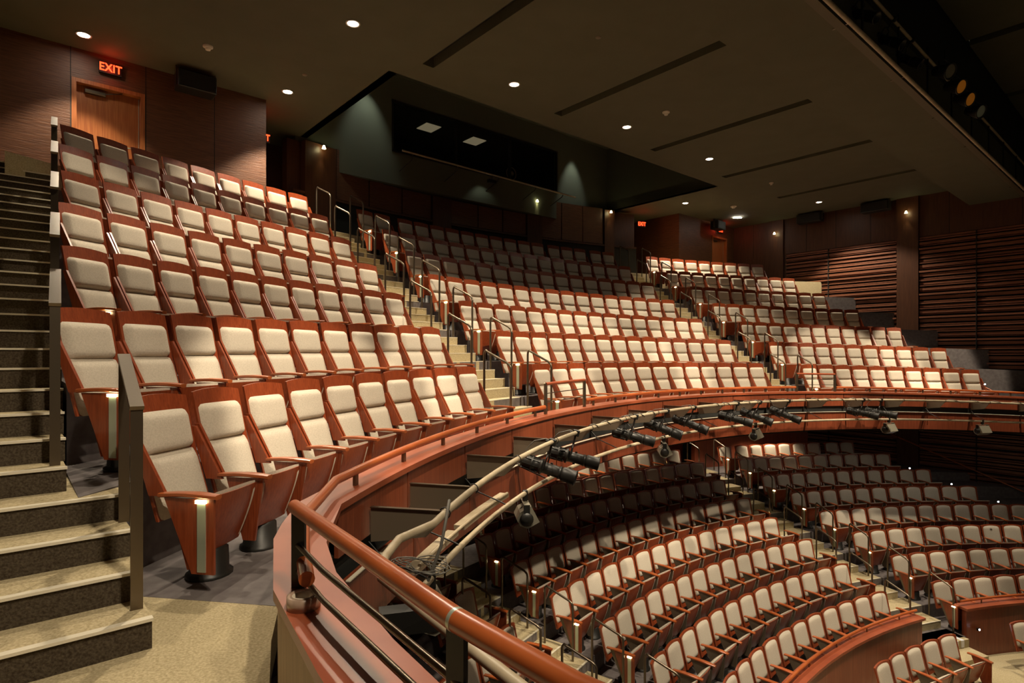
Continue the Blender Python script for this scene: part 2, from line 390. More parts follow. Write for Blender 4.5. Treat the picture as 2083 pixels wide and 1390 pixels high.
aisle('staircase', lambda k: EM1[k], lambda k: ER[k], BR+[22.54], BF, 4, None, 'beige carpeted stairs between the centre and right balcony seats')
# right-hand side stairs by the slatted wall (behind the sloping half wall)
# ------------------------------------------------------------------ orchestra tiers
for k in range(9):
    R1 = OR_[k]+.22 if k else 20.3
    R0 = OR_[k+1]+.22 if k < 8 else 6.0
    m = sector(R0, R1, OF[k], OF[k]-.5, a0=176, n1=24.25, nseg=40, q=0)
    struct(m.build('floor', M['floor_dark'] if k < 8 else M['carpet']))
OFr = OF[::-1][1:]; ORr = OR_[::-1][1:]      # h .. a
ARM0 = [113.0, 112.6, 112.6, 112.9, 113.4, 113.5, 113.6, 113.4]; ARR = [106.9, 107.6, 108.4, 109.0, 109.4, 110.0, 110.2, 110.4]
KM0 = [149.3]*8; KM1 = [144.3]*8
def orows(): return ORr, OFr
aisle('staircase', lambda k: KM0[k], lambda k: KM1[k], ORr, OFr, 2, None, 'pale carpeted orchestra steps left of the centre lower seats', q=0)
aisle('staircase', lambda k: ARM0[k], lambda k: ARR[k], ORr, OFr, 2, None, 'pale carpeted orchestra steps between the centre and right lower seats', q=0)
# rear cross floor in the orchestra, pale carpet by the crate
struct(sector(19.3, 20.25, OF[0]+.012, OF[0]-.02, a0=116.5, a1=109.2, nseg=8, q=0).build('floor', M['carpet']))
# lowest platform with striped tape beyond the low wall
t = thing('staircase', 'pale lowest steps with white tape marks beside the low curved wall', 'stairs', Pp(11.9, 109.5, OF[7]-.5))
inv = Vector(t.location)
for Ra, Rb, z in ((11.85, 12.35, OF[7]), (11.45, 11.87, OF[7]-.17), (10.6, 11.47, OF[7]-.34)):
    top = [[Pp(R, 112.6+(106.6-112.6)*w/4, z)-inv for w in range(5)] for R in (Ra, Rb)]; bot = [[p-Vector((0, 0, .17)) for p in r] for r in top]
    mm = MB().slab(top, bot); mm.sm = [False]*len(mm.sm); mm.build('step', M['carpet'], t)
mm = MB()
for j in range(6):
    th = 112.0-j*.85
    for Ra, dz in ((11.86, .004),):
        a, b = Pp(11.85, th, OF[7]+.003)-inv, Pp(12.02, th, OF[7]+.003)-inv; d = Pp(11.85, th-.42, OF[7]+.003)-inv; e = Pp(12.02, th-.42, OF[7]+.003)-inv
        mm.prism([a, b, e, d], (0, 0, .003)); mm.prism([a+Vector((0, 0, -.15)), a, d, d+Vector((0, 0, -.15))], (Pp(11.84, th, 0)-Pp(11.85, th, 0)))
mm.build('tape_marks', M['white_tape'], t)
# ------------------------------------------------------------------ aisle hand rails (inverted U tubes)
def urail(a, b, za, zb, ta, tb, label, group, r=.019, drop=.0):
    """posts at a (rear) and b (front); bases za, zb; tops ta, tb"""
    a, b = Vector(a), Vector(b); d = (b-a); d.z = 0; L = d.length; d.normalize()
    t = thing('aisle_handrail', label, 'handrail', (a.x, a.y, za), 0, group); o = Vector((a.x, a.y, za))
    sl = (tb-ta)/L; pts = []
    c = .07
    top = [Vector((a.x, a.y, ta-c)), Vector((a.x, a.y, ta-c*.4))+d*c*.18, Vector((a.x, a.y, ta-c*.05))+d*c*.5, Vector((a.x, a.y, ta+sl*c))+d*c]
    bot = [Vector((b.x, b.y, tb-sl*c*1))-d*c, Vector((b.x, b.y, tb-c*.05))-d*c*.4, Vector((b.x, b.y, tb-c*.35))-d*c*.12, Vector((b.x, b.y, tb-c))]
    MB().tube([p-o for p in top+bot], r, 8).build('top_rail', M['steel'], t)
    MB().tube([Vector((a.x, a.y, za))-o, Vector((a.x, a.y, ta-c))-o], r, 8).build('post', M['steel'], t)
    MB().tube([Vector((b.x, b.y, zb))-o, Vector((b.x, b.y, tb-c))-o], r, 8).build('post', M['steel'], t)
    return t
sides = [('left side of the left balcony aisle', [e-.12 for e in EL]), ('right side of the left balcony aisle', [e+.25 for e in EM0]), ('left side of the right balcony aisle', [e-.25 for e in EM1]), ('right side of the right balcony aisle', [e+.15 for e in ER])]
for nm, A in sides:
    for k in range(7):
        th = A[k]; q = Q(th); Ra, Rb = BR[k]+.03, BR[k]-.47
        urail(Pp(Ra, th), Pp(Rb, th), BF[k]+.477+q, BF[k]+.16+q, BF[k]+1.50+q, BF[k]+1.26+q, f"steel U rail on the {nm}, {RN[k]}", f"rails on the {nm}")
osides = [('left side of the left orchestra aisle', [149.0]*8), ('right side of the left orchestra aisle', [144.9]*8), ('left side of the right orchestra aisle', [a+.1 for a in ARM0]), ('right side of the right orchestra aisle', [a-.1 for a in ARR])]
for nm, A in osides:
    for k in range(8):
        th = A[k]; R = ORr[k]; z0 = OFr[k]
        zn = OFr[k]+.16
        urail(Pp(R+.05, th), Pp(R-.50, th), z0+.16, z0, z0+1.16, z0+.98, f"steel U rail on the {nm}, {ON[7-k]}", f"rails on the {nm}")
# flat bar guard rails beside the left stairs
def bar_rail(b0, t0, b1, t1, label, w=.058, th=.022):
    """rear post b0 base/t0 top, front post b1/t1 ; points are 3-D"""
    o = Vector(b0); t = thing('stair_guard_rail', label, 'handrail', o, 0, 'flat bar rails beside the left stairs')
    d = (Vector(t1)-Vector(t0)); dh = Vector((d.x, d.y, 0)).normalized(); n = Vector((dh.y, -dh.x, 0))
    def post(b, tp):
        p = [Vector(b)-n*w/2-dh*th/2, Vector(b)+n*w/2-dh*th/2, Vector(b)+n*w/2+dh*th/2, Vector(b)-n*w/2+dh*th/2]
        MB().prism([x-o for x in p], (0, 0, tp[2]-b[2])).build('post', M['steel'], t)
    post(b0, t0); post(b1, t1)
    a, b = Vector(t0), Vector(t1); e = (b-a).normalized(); u = n.cross(e); u = -u if u.z < 0 else u
    a2, b2 = a-e*.02, b+e*.02
    p = [a2-n*w/2*1.15, a2+n*w/2*1.15, b2+n*w/2*1.15, b2-n*w/2*1.15]
    MB().prism([x-o for x in p], u*.022).build('top_bar', M['steel'], t)
bar_rail((-2.46, 3.74, -1.053), (-2.46, 3.74, -.015), (-2.03, 3.19, -1.371), (-2.03, 3.19, -.285), 'nearest flat steel guard rail standing on the lowest wide beige steps')
WB = ['second from the bottom', 'third from the bottom', 'fourth from the bottom', 'fifth from the bottom', 'sixth from the bottom']
for j in range(5):
    X, Y, Z = -3.06-.672*j, 3.95+.864*j, -.735+.635*j
    bar_rail((X-.36, Y+.47, Z+.318), (X-.36, Y+.47, Z+1.36), (X, Y, Z), (X, Y, Z+1.075), f"flat steel guard rail of the left side stairs, {WB[j]}")
# ------------------------------------------------------------------ balcony parapet
par = thing('balcony_parapet', 'curved red-brown wooden balcony front with a flat cap and panelled face', 'parapet', Pp(14.6, 130, -1.4))
PO = Vector(par.location)
ZC = -.837
pol_out = [(-1.045, 3.45), (-.975, 3.10), (-.795, 2.67), (-.41, 2.04), (-.10, 1.60), (.50, .95), (1.5, .15)]
pol_in = [(-1.345, 3.45), (-1.276, 3.156), (-1.0, 2.47), (-.60, 1.82), (-.35, 1.45), (.26, .70), (1.3, -.15)]
arc = [170.0+(84.0-170.0)*i/96 for i in range(97)]
zq = lambda th: ZC+Q(th)
ZN = -.98
def strip(Rin, Rout, dz0, dz1, near_in=None, near_out=None):
    A, B = [[], []], [[], []]
    if near_in:
        for (xi, yi), (xo, yo) in zip(near_in[::-1], near_out[::-1]):
            for L_, z in ((A, ZN+dz1), (B, ZN+dz0)):
                L_[0].append(Vector((xo, yo, z))-PO); L_[1].append(Vector((xi, yi, z))-PO)
    for th in arc:
        for L_, dz in ((A, dz1), (B, dz0)):
            L_[0].append(Pp(Rout, th, zq(th)+dz)-PO); L_[1].append(Pp(Rin, th, zq(th)+dz)-PO)
    m = MB(); m.slab(A, B); m.sm = [False]*len(m.sm); return m
strip(14.83, 14.53, -.045, 0, pol_in, pol_out).build('cap', M['cherry_h'], par)
def off(pl, d):
    r = []
    for i, p in enumerate(pl):
        a, b = Vector(pl[max(i-1, 0)]), Vector(pl[min(i+1, len(pl)-1)]); t = (b-a).normalized(); r.append((p[0]-t.y*d, p[1]+t.x*d))
    return r
po, pi = off(pol_out, -.02), off(pol_in, .02)
# inner face panels
strip(14.815, 14.79, -.72, -.05, pi, off(pol_in, .05)).build('inner_panel', M['tan'], par)
strip(14.79, 14.60, -1.0, -.35, off(pol_in, .06), off(pol_out, -.06)).build('core', M['black'], par)
# outer fascia panels, one per bay
bays = [165.36-5.13*k for k in range(17)]; bays = [170.0]+bays
def face_panel(t0, t1, z0, z1, R, name, mt, n=6, th=.03):
    A = [[Pp(R, t0+(t1-t0)*j/n, zq(t0+(t1-t0)*j/n)+z)-PO for j in range(n+1)] for z in (z0, z1)]
    B = [[Pp(R+th, t0+(t1-t0)*j/n, zq(t0+(t1-t0)*j/n)+z)-PO for j in range(n+1)] for z in (z0, z1)]
    m = MB().slab(A, B); m.sm = [False]*len(m.sm); return m.build(name, mt, par)
for i in range(len(bays)-1):
    t0, t1 = bays[i]-.04, bays[i+1]+.04
    face_panel(t0, t1, -.36, -.05, 14.555, 'upper_panel', M['fascia'])
    face_panel(t0, t1, -.86, -.50, 14.50, 'lower_panel', M['fascia'])
face_panel(170, 84, -.52, -.35, 14.68, 'recess_channel', M['channel'], 60)
face_panel(170, 84, -.505, -.497, 14.47, 'lower_trim', M['nosing'], 60, .03)
for a, b in zip(range(len(pol_out)-1), range(1, len(pol_out))):
    for z0, z1, dd, nm in ((-.36, -.05, -.025, 'upper_panel'), (-.86, -.50, .02, 'lower_panel')):
        p, q_ = off(pol_out, dd)[a], off(pol_out, dd)[b]; p2, q2_ = off(pol_out, dd-.03)[a], off(pol_out, dd-.03)[b]
        MB().prism([Vector((x, y, ZN+z0))-PO for x, y in (p, q_, q2_, p2)], (0, 0, z1-z0)).build(nm, M['fascia'], par)
strip(20.3, 14.5, -.95, -.84).build('soffit', M['fascia'], par)
# small outlet plates in the recess
for th in (98.0, 97.6, 97.2, 92.0, 131.0, 130.4, 147.6, 147.0):
    MB().box(-.03, .03, -.006, .006, -.03, .03, Matrix.Translation(Pp(14.67, th, zq(th)-.43)-PO) @ Matrix.Rotation(R_(th-90), 4, 'Z')).build('outlet', M['white'], par)
# low wooden hand rail on stubs (three lengths) and raised guards at the aisle ends
def arc_rail(t0, t1, dz, r, label, near=None):
    o = Pp(14.66, t0, zq(t0)); t = thing('parapet_handrail', label, 'handrail', o, 0, 'low wooden rails along the balcony front')
    pts = []
    if near: pts += [Vector(p) for p in near]
    n = int(abs(t0-t1)/1.2)+1
    pts += [Pp(14.66, t0+(t1-t0)*i/n, zq(t0+(t1-t0)*i/n)+dz) for i in range(n+1)]
    MB().tube([p-o for p in pts], r, 12).build('rail', M['rail_wood'], t)
    k = int(abs(t0-t1)/3.2); 
    for i in range(k+1):
        th = t0+(t1-t0)*(i+.35)/(k+.7)
        M0 = Matrix.Translation(Pp(14.66, th, zq(th))-o) @ Matrix.Rotation(R_(th-90), 4, 'Z')
        MB().box(-.022, .022, -.012, .012, 0, dz, M0).build('stub_post', M['steel'], t)
    return t
arc_rail(169.3, 150.25, .105, .031, 'reddish wooden rail on stubs along the left part of the balcony front', [(-.80, 2.30, -.872), (-.93, 2.62, -.872), (-1.13, 3.2, -.872)])
arc_rail(144.85, 114.95, .105, .028, 'reddish wooden rail on stubs along the centre of the balcony front')
arc_rail(109.5, 84.5, .105, .028, 'reddish wooden rail on stubs along the right part of the balcony front')
def raised_guard(t0, t1, label):
    o = Pp(14.66, t0, zq(t0)); t = thing('aisle_end_guard', label, 'guard rail', o, 0, 'raised guards on the balcony front')
    f = lambda dz: [Pp(14.66, t0+(t1-t0)*i/4, zq(t0+(t1-t0)*i/4)+dz)-o for i in range(5)]
    MB().tube(f(.44), .024, 10).build('top_rail', M['cherry_h'], t)
    for dz in (.17, .30): MB().tube(f(dz), .007, 6).build('bar', M['steel'], t)
    for th in (t0, t1):
        M0 = Matrix.Translation(Pp(14.66, th, zq(th))-o) @ Matrix.Rotation(R_(th-90), 4, 'Z')
        MB().cbox(-.035, .035, -.014, .014, 0, .455, .004, M0).build('post', M['steel'], t)
raised_guard(150.1, 145.0, 'raised short rail above the balcony front where the left aisle ends')
raised_guard(114.8, 109.65, 'raised short rail above the balcony front where the right aisle ends')
# big near guard rail
NG = thing('near_guard_rail', 'large orange-brown round wooden rail on black posts crossing the foreground', 'guard rail', (-.91, 2.5, -.98)); o = Vector(NG.location)
pth = [Vector((-.935, 2.535, -.648)), Vector((-.135, 1.445, -.648)), Vector((.125, 1.15, -.648)), Vector((.80, .55, -.648))]
MB().tube([p-o for p in pth[:2]], .0295, 24).build('top_rail', M['rail_wood'], NG)
MB().tube([p-o for p in pth[1:]], .0295, 24).build('top_rail', M['rail_wood'], NG)
for zz in (-.80, -.91):
    MB().tube([Vector((p.x, p.y, zz))-o for p in (Vector((-.91, 2.5, 0)), Vector((-.70, 2.19, 0)), Vector((-.135, 1.445, 0)), Vector((.125, 1.15, 0)), Vector((.8, .55, 0)))], .0115, 10).build('bar', M['steel'], NG)
def npost(x, y, dx, dy):
    d = Vector((dx, dy, 0)).normalized(); n = Vector((-d.y, d.x, 0)); c = Vector((x, y, -.98))-o
    MB().prism([c-d*.03-n*.008, c+d*.03-n*.008, c+d*.03+n*.008, c-d*.03+n*.008], (0, 0, .315)).build('post', M['blackm'], NG)
npost(-.90, 2.49, .55, -.1); npost(-.135, 1.445, .9, -.75)
MB().tube([Vector((-.139, 1.450, -.648))-o, Vector((-.131, 1.440, -.648))-o], .0302, 24).build('joint_ring', M['alu'], NG)
# roll of tape on the cap
tp = thing('tape_roll', 'roll of clear brown packing tape lying on the near corner of the cap', 'tape', (-.812, 2.30, -.98))
MB().lathe([(.043, 0), (.0635, 0), (.0635, .048), (.043, .048), (.043, 0)], 40).build('tape', M['tape'], tp)
MB().lathe([(.038, .001), (.043, .001), (.043, .049), (.038, .049), (.038, .001)], 40).build('core', M['ivory'], tp)
# ------------------------------------------------------------------ lighting pipes with brackets
RP1, ZP1, RP2, ZP2 = 13.97, -1.0, 14.10, -1.50
def pipe_pts(R, z, t0, t1, n): return [Pp(R, t0+(t1-t0)*i/n, z+Q(t0+(t1-t0)*i/n)) for i in range(n+1)]
near1 = [(.62, 1.05, -1.13), (.05, 1.98, -1.13), (-.35, 2.55, -1.13), (-.66, 3.0, -1.13), (-.715, 3.3, -1.13), (-.69, 3.6, -1.12)]
p1 = thing('lighting_pipe', 'upper tan steel lighting pipe curving along the balcony front', 'pipe', Pp(RP1, 168, -1.1)); o = Vector(p1.location)
MB().tube([Vector(p)-o for p in near1]+[p-o for p in pipe_pts(RP1, ZP1, 169.2, 84.5, 80)], .0265, 12).build('pipe', M['pipe'], p1)
p2 = thing('lighting_pipe', 'lower tan steel lighting pipe beneath the balcony front', 'pipe', Pp(RP2, 168, -1.6)); o2 = Vector(p2.location)
MB().tube([p-o2 for p in pipe_pts(RP2, ZP2, 168.8, 84.5, 80)], .0265, 12).build('pipe', M['pipe'], p2)
# dusty trough lying beside the lower pipe
tr = thing('cable_trough', 'dusty pale cable trough lying beside the lower pipe, near left', 'trough', Pp(14.27, 166, -1.58)); o3 = Vector(tr.location)
for a, b in ((167.6, 164.0), (163.4, 158.5)):
    pts = pipe_pts(14.27, -1.47, a, b, 8); A = [[], []]; B = [[], []]
    for i in range(9):
        th = a+(b-a)*i/8
        A[0].append(Pp(14.225, th, -1.47+Q(th))-o3); A[1].append(Pp(14.33, th, -1.47+Q(th))-o3); B[0].append(Pp(14.225, th, -1.51+Q(th))-o3); B[1].append(Pp(14.33, th, -1.51+Q(th))-o3)
    MB().slab(A, B).build('channel', M['pipe'], tr)
MB().tube([p-o3 for p in pipe_pts(14.235, -1.465, 167.4, 158.6, 16)], .016, 8).build('cable', M['pipe'], tr)
# gusset brackets
gb = []
for i, th in enumerate([168.2]+[165.36-5.13*k for k in range(16)]):
    ang = R_(th-90); o = Pp(14.53, th, zq(th)-.10)
    t = thing('pipe_bracket', f"dark steel bracket holding the upper pipe, {ORD[i]} along the balcony front from the left", 'bracket', o, ang, 'brackets holding the upper lighting pipe')
    MB().prism([(-.004, .0, -.045), (-.004, -.56, -.045), (-.004, -.56, -.10), (-.004, -.42, -.24), (-.004, .0, -.30)], (.008, 0, 0)).build('plate', M['plate'], t)
    MB().box(-.02, .02, -.55, .0, -.050, -.043).build('flange', M['steel'], t)
    y0, z0 = -(14.53-RP1), ZP1-(ZC-.10)
    MB().tube([(0, y0+.04*math.cos(a), z0+.04*math.sin(a)) for a in [R_(d) for d in range(-60, 241, 30)]], .005, 6).build('clip', M['blackm'], t)
    MB().tube([(0, .02, -.30), (0, -.10, -.42), (0, -.40, -.52), (0, RP2-14.53, ZP2-(ZC-.10)+.03)], .008, 6).build('lower_arm', M['blackm'], t)
# ------------------------------------------------------------------ stage lights
def ellipsoidal():
    t = thing('profile_spotlight', 'x', 'stage light', (0, 0, 0), 0, 'black profile spotlights on the upper pipe')
    MB().tube([(-.0, 0, -.03), (0, 0, -.16)], .014, 8).build('hanger', M['blackm'], t)
    c = MB(); c.cbox(-.03, .03, -.045, .045, -.045, .04, .008); c.tube([(0, .045, -.01), (0, .085, -.01)], .012, 8); c.build('clamp', M['blackm'], t)
    y = MB(); y.tube([(-.11, 0, -.33), (-.11, 0, -.20), (-.09, 0, -.165), (.09, 0, -.165), (.11, 0, -.20), (.11, 0, -.33)], .010, 8); y.build('yoke', M['blackm'], t)
    R0 = Matrix.Translation((0, 0, -.33)) @ Matrix.Rotation(R_(90), 4, 'X')      # lathe +z -> -y (towards the stage)
    h = MB(); h.lathe([(.045, -.31), (.075, -.30), (.082, -.26), (.082, -.18), (.092, -.175), (.092, -.155), (.082, -.15), (.082, -.07), (.095, -.065), (.10, -.04)], 18, R0)
    for a in range(0, 360, 45): h.box(-.004, .004, .078, .094, -.28, -.08, R0 @ Matrix.Rotation(R_(a), 4, 'Z'))
    h.build('lamp_housing', M['blackm'], t)
    b = MB(); b.lathe([(.10, -.04), (.075, -.03), (.070, .0), (.070, .17), (.078, .175), (.078, .20), (.070, .205)], 18, R0)
    b.box(-.085, .085, -.012, .012, .03, .10, R0); b.box(-.012, .012, -.085, .085, .05, .08, R0); b.build('barrel', M['blackm'], t)
    f = MB(); f.lathe([(.066, .205), (.084, .22), (.086, .24), (.086, .37), (.094, .375), (.094, .39), (.078, .39), (.074, .30), (0.0001, .29)], 20, R0); f.build('lens_tube', M['blackm'], t)
    MB().tube([(.02, .20, -.28), (.05, .30, -.20), (.02, .22, -.06), (-.03, .08, .02), (.0, .03, .0)], .006, 6).build('cable', M['cable'], t)
    return t
ell = ellipsoidal(); ell_used = False
def place_ell(th, tilt, yaw, label, R=RP1, z=None):
    global ell_used
    loc = Pp(R, th, (ZP1+Q(th)) if z is None else z)
    e = ell if not ell_used else dup(ell, loc, 0, 1, label)
    ell_used = True; e.location = loc; e['label'] = label
    e.rotation_euler = (R_(tilt), 0, R_(th-90+yaw)); return e
def th_px(u, R):
    m_ = (u-1041.5)/1200; a = 1+m_*m_; b = -2*(m_*CX+CY); c = CX*CX+CY*CY-R*R; Y = (-b+math.sqrt(b*b-4*a*c))/2/a
    return math.degrees(math.atan2(Y-CY, m_*Y-CX))
EP = [(1124, 16, 10), (1172, 14, 22), (1293, 14, 30), (1357, 20, 28), (1412, 20, 20), (1500, 14, 30), (1546, 20, 26), (1604, 20, 24), (1756, 10, 35), (1792, 8, 35)]
for i, (u, tl, yw) in enumerate(EP):
    place_ell(th_px(u, RP1), -tl if False else tl, yw, f"black profile spotlight on the upper pipe, {ORD[i]} from the left")
def flood():
    t = thing('box_floodlight', 'x', 'stage light', (0, 0, 0), 0, 'grey box floodlights on the lower pipe')
    c = MB(); c.cbox(-.025, .025, -.03, .03, -.08, .035, .006); c.build('clamp', M['blackm'], t)
    MB().box(-.17, .17, -.035, .035, -.095, -.088).build('yoke_top', M['housing'], t)
    for s in (-1, 1): MB().box(.165*s-.004, .165*s+.004, -.035, .035, -.27, -.09).build('yoke_arm', M['blackm'], t)
    R0 = Matrix.Translation((0, 0, -.25)) @ Matrix.Rotation(R_(-28), 4, 'X')
    b = MB(); b.prism([Vector((-.155, -.11, -.10)), Vector((-.155, .04, -.10)), Vector((-.155, .10, -.03)), Vector((-.155, .10, .05)), Vector((-.155, .03, .10)), Vector((-.155, -.11, .10))], (.31, 0, 0))
    b.v = [tuple(R0 @ Vector(v)) for v in b.v]; b.build('housing', M['housing'], t)
    for s in (-1, 1):
        m = MB(); m.lathe([(.075, 0), (.075, .012), (.02, .02), (.0001, .02)], 16, Matrix.Translation((.156*s, -.0, -.25)) @ Matrix.Rotation(R_(90*s), 4, 'Y')); m.build('end_cap', M['blackm'], t)
    MB().tube([(-.02, .06, -.17), (-.03, .0, -.10), (.05, -.03, -.03), (.02, .03, .02)], .006, 6).build('cable', M['cable'], t)
    return t
fl = flood(); FP = [(878, 25), (1068, 28), (1350, 35), (1537, 20), (1808, 10), (1998, 8)]
for i, (u, yw) in enumerate(FP):
    R = RP2 if u > 900 else 13.98; th = th_px(u, RP2); loc = Pp(RP2, th, ZP2+Q(th))
    lab = f"grey box floodlight under the lower pipe, {ORD[i]} from the left"
    e = fl if i == 0 else dup(fl, loc, 0, 1, lab)
    e.location = loc; e['label'] = lab; e.rotation_euler = (0, 0, R_(th-90+yw)); 
# loops of cable wrapped on the pipes
for i, (ta, tb, R, z, seed) in enumerate([(98.5, 84.6, RP1, ZP1+.035, 3), (131, 122, RP1, ZP1+.03, 4), (118, 108, RP1, ZP1+.03, 5), (150, 140, RP1, ZP1+.03, 6)]):
    rnd = random.Random(seed); o = Pp(R, ta, z); pts = []
    for j in range(41):
        th = ta+(tb-ta)*j/40; w = j*.9
        pts.append(Pp(R+.036*math.cos(w), th, z-.03+Q(th)+.04*math.sin(w)+rnd.uniform(-.01, .012))-o)
    ob = MB().tube(pts, .0065, 6).build('pipe_cable', M['cable']); ob.location = o
    tag(ob, ['dark cables wound along the right end of the upper pipe', 'cable wound on the upper pipe above the centre profile spotlights', 'cable wound on the upper pipe right of centre', 'cable wound on the upper pipe left of centre'][i], 'cable', 'cables wound on the upper pipe')
rnd = random.Random(11); o = Vector((-.86, 3.22, -1.50)); pts = []
c0 = Pp(14.12, 168.6, -1.52)
for j in range(120):
    a = j*.33; r = .10+.05*math.sin(j*.7)+.02*rnd.random(); pts.append(Vector((r*math.cos(a)*1.3, r*math.sin(a), .06+.03*math.sin(j*.31))))
ob = MB().tube(pts, .004, 5).build('cable_coil', M['cable']); ob.location = c0
tag(ob, 'loose coil of thin grey cable heaped at the near end of the lower pipe', 'cable')
ob = MB().tube([Pp(13.96, 167.9, -1.04)-c0, Pp(13.93, 168.5, -1.10)-c0, Pp(13.95, 168.8, -1.3)-c0, Pp(14.05, 168.7, -1.55)-c0], .012, 8).build('drop_cable', M['cable']); ob.location = c0
tag(ob, 'thick dark cable dropping from the upper pipe to the lower one, near left', 'cable')
tray = MB().prism([Vector((-.10, -.14, 0)), Vector((.32, -.02, 0)), Vector((.30, .0, -.16)), Vector((-.06, -.12, -.14))], (-.03, .12, 0)).build('pipe_end_bracket', M['blackm']); tray.location = Pp(14.10, 170.3, -1.56)
tag(tray, 'black angled bracket under the near end of the lower pipe', 'bracket')
# ------------------------------------------------------------------ walls
ZCE = 5.6
def wall_box(name, n0, n1, u0, u1, z0, z1, mt, kind=True, parent=None):
    p = [H(n0, u0, z0), H(n1, u0, z0), H(n1, u1, z0), H(n0, u1, z0)]
    o = MB().prism(p, (0, 0, z1-z0)).build(name, mt, parent)
    return struct(o) if kind and not parent else o
UB = 13.3
# left rear wall with door 1
wall_box('wall_back_left', -1.2, .92, UB, UB+.2, 2.2, ZCE, M['wall'])
wall_box('wall_back_left', 2.06, 4.34, UB, UB+.2, 2.2, ZCE, M['wall'])
wall_box('wall_back_left', .92, 2.06, UB, UB+.2, 5.06, ZCE, M['wall'])
for n in (.905, 2.075, 3.3):
    wall_box('trim', n-.006, n+.006, UB-.004, UB, 2.2, ZCE, M['black'])
wall_box('wall_vestibule_left', 4.14, 4.34, UB+.2, 16.2, 2.2, ZCE, M['wall_plain'])
wall_box('wall_vestibule_left', 4.14, 6.4, 16.0, 16.2, 2.2, ZCE+2, M['wall_plain'])
def door(name, n0, n1, u, z0, z1, hinge, label):
    o = H(n0, u, z0); M0 = Matrix.Rotation(R_(ANG), 4, 'Z'); w = n1-n0; h = z1-z0
    d = thing(name, label, 'door', o, R_(ANG)); d['kind'] = 'structure'
    MB().box(.07, w-.07, .13, .17, 0, h-.07).build('door_leaf', M['door'], d)
    f = MB(); f.box(0, .07, -.012, .18, 0, h); f.box(w-.07, w, -.012, .18, 0, h); f.box(.07, w-.07, -.012, .18, h-.07, h); f.build('door_frame', M['door'], d)
    c = MB().cbox(.20, .52, .055, .13, h-.20, h-.13, .006).build('door_closer', M['steel'], d)
    MB().prism([(.50, .07, h-.165), (.78, .02, h-.09), (.78, .035, h-.09), (.50, .085, h-.165)], (0, 0, .012)).build('closer_arm', M['steel'], c)
    MB().box(w-.09, w-.08, .127, .13, .05, h-.08).build('edge_trim', M['alu'], d)
    l = MB().tube([(w-.16, .10, 1.02), (w-.16, .05, 1.02), (w-.28, .05, 1.02)], .011, 8).build('door_handle', M['alu'], d)
    return d
door('door_1', .92, 2.06, UB, 2.95, 5.06, 0, 'orange-brown wooden exit door at the top of the left stairs')
# right rear wall with door 2
wall_box('wall_back_right', 20.1, 22.52, UB, UB+.2, 2.2, ZCE, M['wall'])
wall_box('wall_back_right', 23.72, 24.4, UB, UB+.2, 2.2, ZCE, M['wall'])
wall_box('wall_back_right', 22.52, 23.72, UB, UB+.2, 5.06, ZCE, M['wall'])
door('door_2', 22.52, 23.72, UB, 2.95, 5.06, 0, 'brown wooden exit door in the far right rear wall')
wall_box('wall_vestibule_right', 20.1, 20.3, UB+.2, 16.2, 2.2, ZCE, M['wall'])
wall_box('wall_vestibule_right', 17.5, 20.3, 16.0, 16.2, 2.2, ZCE, M['wall_plain'])
# centre rear wall: curved base, acoustic panels, pilasters
def curved(name, R, a0, a1, z0, z1, mt, th=.12, n=16, parent=None, po=None):
    A = [[Pp(R, a0+(a1-a0)*j/n, z) for j in range(n+1)] for z in (z0, z1)]; B = [[Pp(R+th, a0+(a1-a0)*j/n, z) for j in range(n+1)] for z in (z0, z1)]
    if po: A = [[p-po for p in r] for r in A]; B = [[p-po for p in r] for r in B]
    m = MB().slab(A, B); m.sm = [False]*len(m.sm); return m.build(name, mt, parent)
struct(curved('wall_back_centre', 23.12, 144.5, 111.5, 2.2, 5.46, M['wall_plain'], .2, 40))
struct(curved('wall_back_centre', 22.98, 144.5, 111.5, 2.9, 4.12, M['black'], .14, 40))
pan = [(141.23, 138.56), (138.56, 135.75), (135.75, 133.09), (131.24, 128.6), (128.6, 126.11), (126.11, 123.66), (121.99, 119.87), (119.87, 117.56), (117.56, 115.27)]
for i, (a, b) in enumerate(pan):
    t = curved('acoustic_panel', 22.93, a-.05, b+.05, 4.18, 5.5, M['wall'], .16, 4)
    tag(t, f"rough ribbed walnut panel on the rear wall under the booth, {ORD[i]} from the left", 'wall panel', 'ribbed panels under the control booth')
for a, b in ((143.6, 141.3), (133.05, 131.28), (123.6, 122.03), (115.2, 114.1)):
    struct(curved('trim', 22.88, a, b, 2.9, 5.46, M['wall_plain'], .2, 2))
struct(curved('trim', 22.9, 144.4, 111.6, 4.10, 4.16, M['wall_plain'], .2, 40))
# ledge behind last centre seats
# ------------------------------------------------------------------ control booth
UW = 14.95
wall_box('wall_booth', 5.6, 8.35, UW, UW+.15, 4.9, 8.1, M['booth'])
wall_box('wall_booth', 15.0, 18.0, UW, UW+.15, 4.9, 8.1, M['booth'])
wall_box('wall_booth', 8.35, 15.0, UW, UW+.15, 4.9, 5.82, M['booth'])
wall_box('wall_booth', 8.35, 15.0, UW, UW+.15, 7.3, 8.1, M['booth'])
wall_box('wall_booth', 17.72, 17.9, 10.35, UW+.1, ZCE, 8.1, M['booth'])
wall_box('wall_booth', 5.72, 5.9, 10.35, UW+.1, ZCE, 8.1, M['booth'])
wall_box('wall_booth', 5.72, 17.9, 10.2, 10.35, ZCE+.3, 8.1, M['booth'])
wall_box('ceiling_booth', 5.6, 18.0, 10.2, UW+3.2, 8.0, 8.15, M['booth'])
wall_box('wall_booth', 8.2, 15.2, UW+3.0, UW+3.15, 4.9, 8.1, M['black'])
wall_box('wall_booth', 8.2, 8.35, UW+.15, UW+3.0, 4.9, 8.1, M['black'])
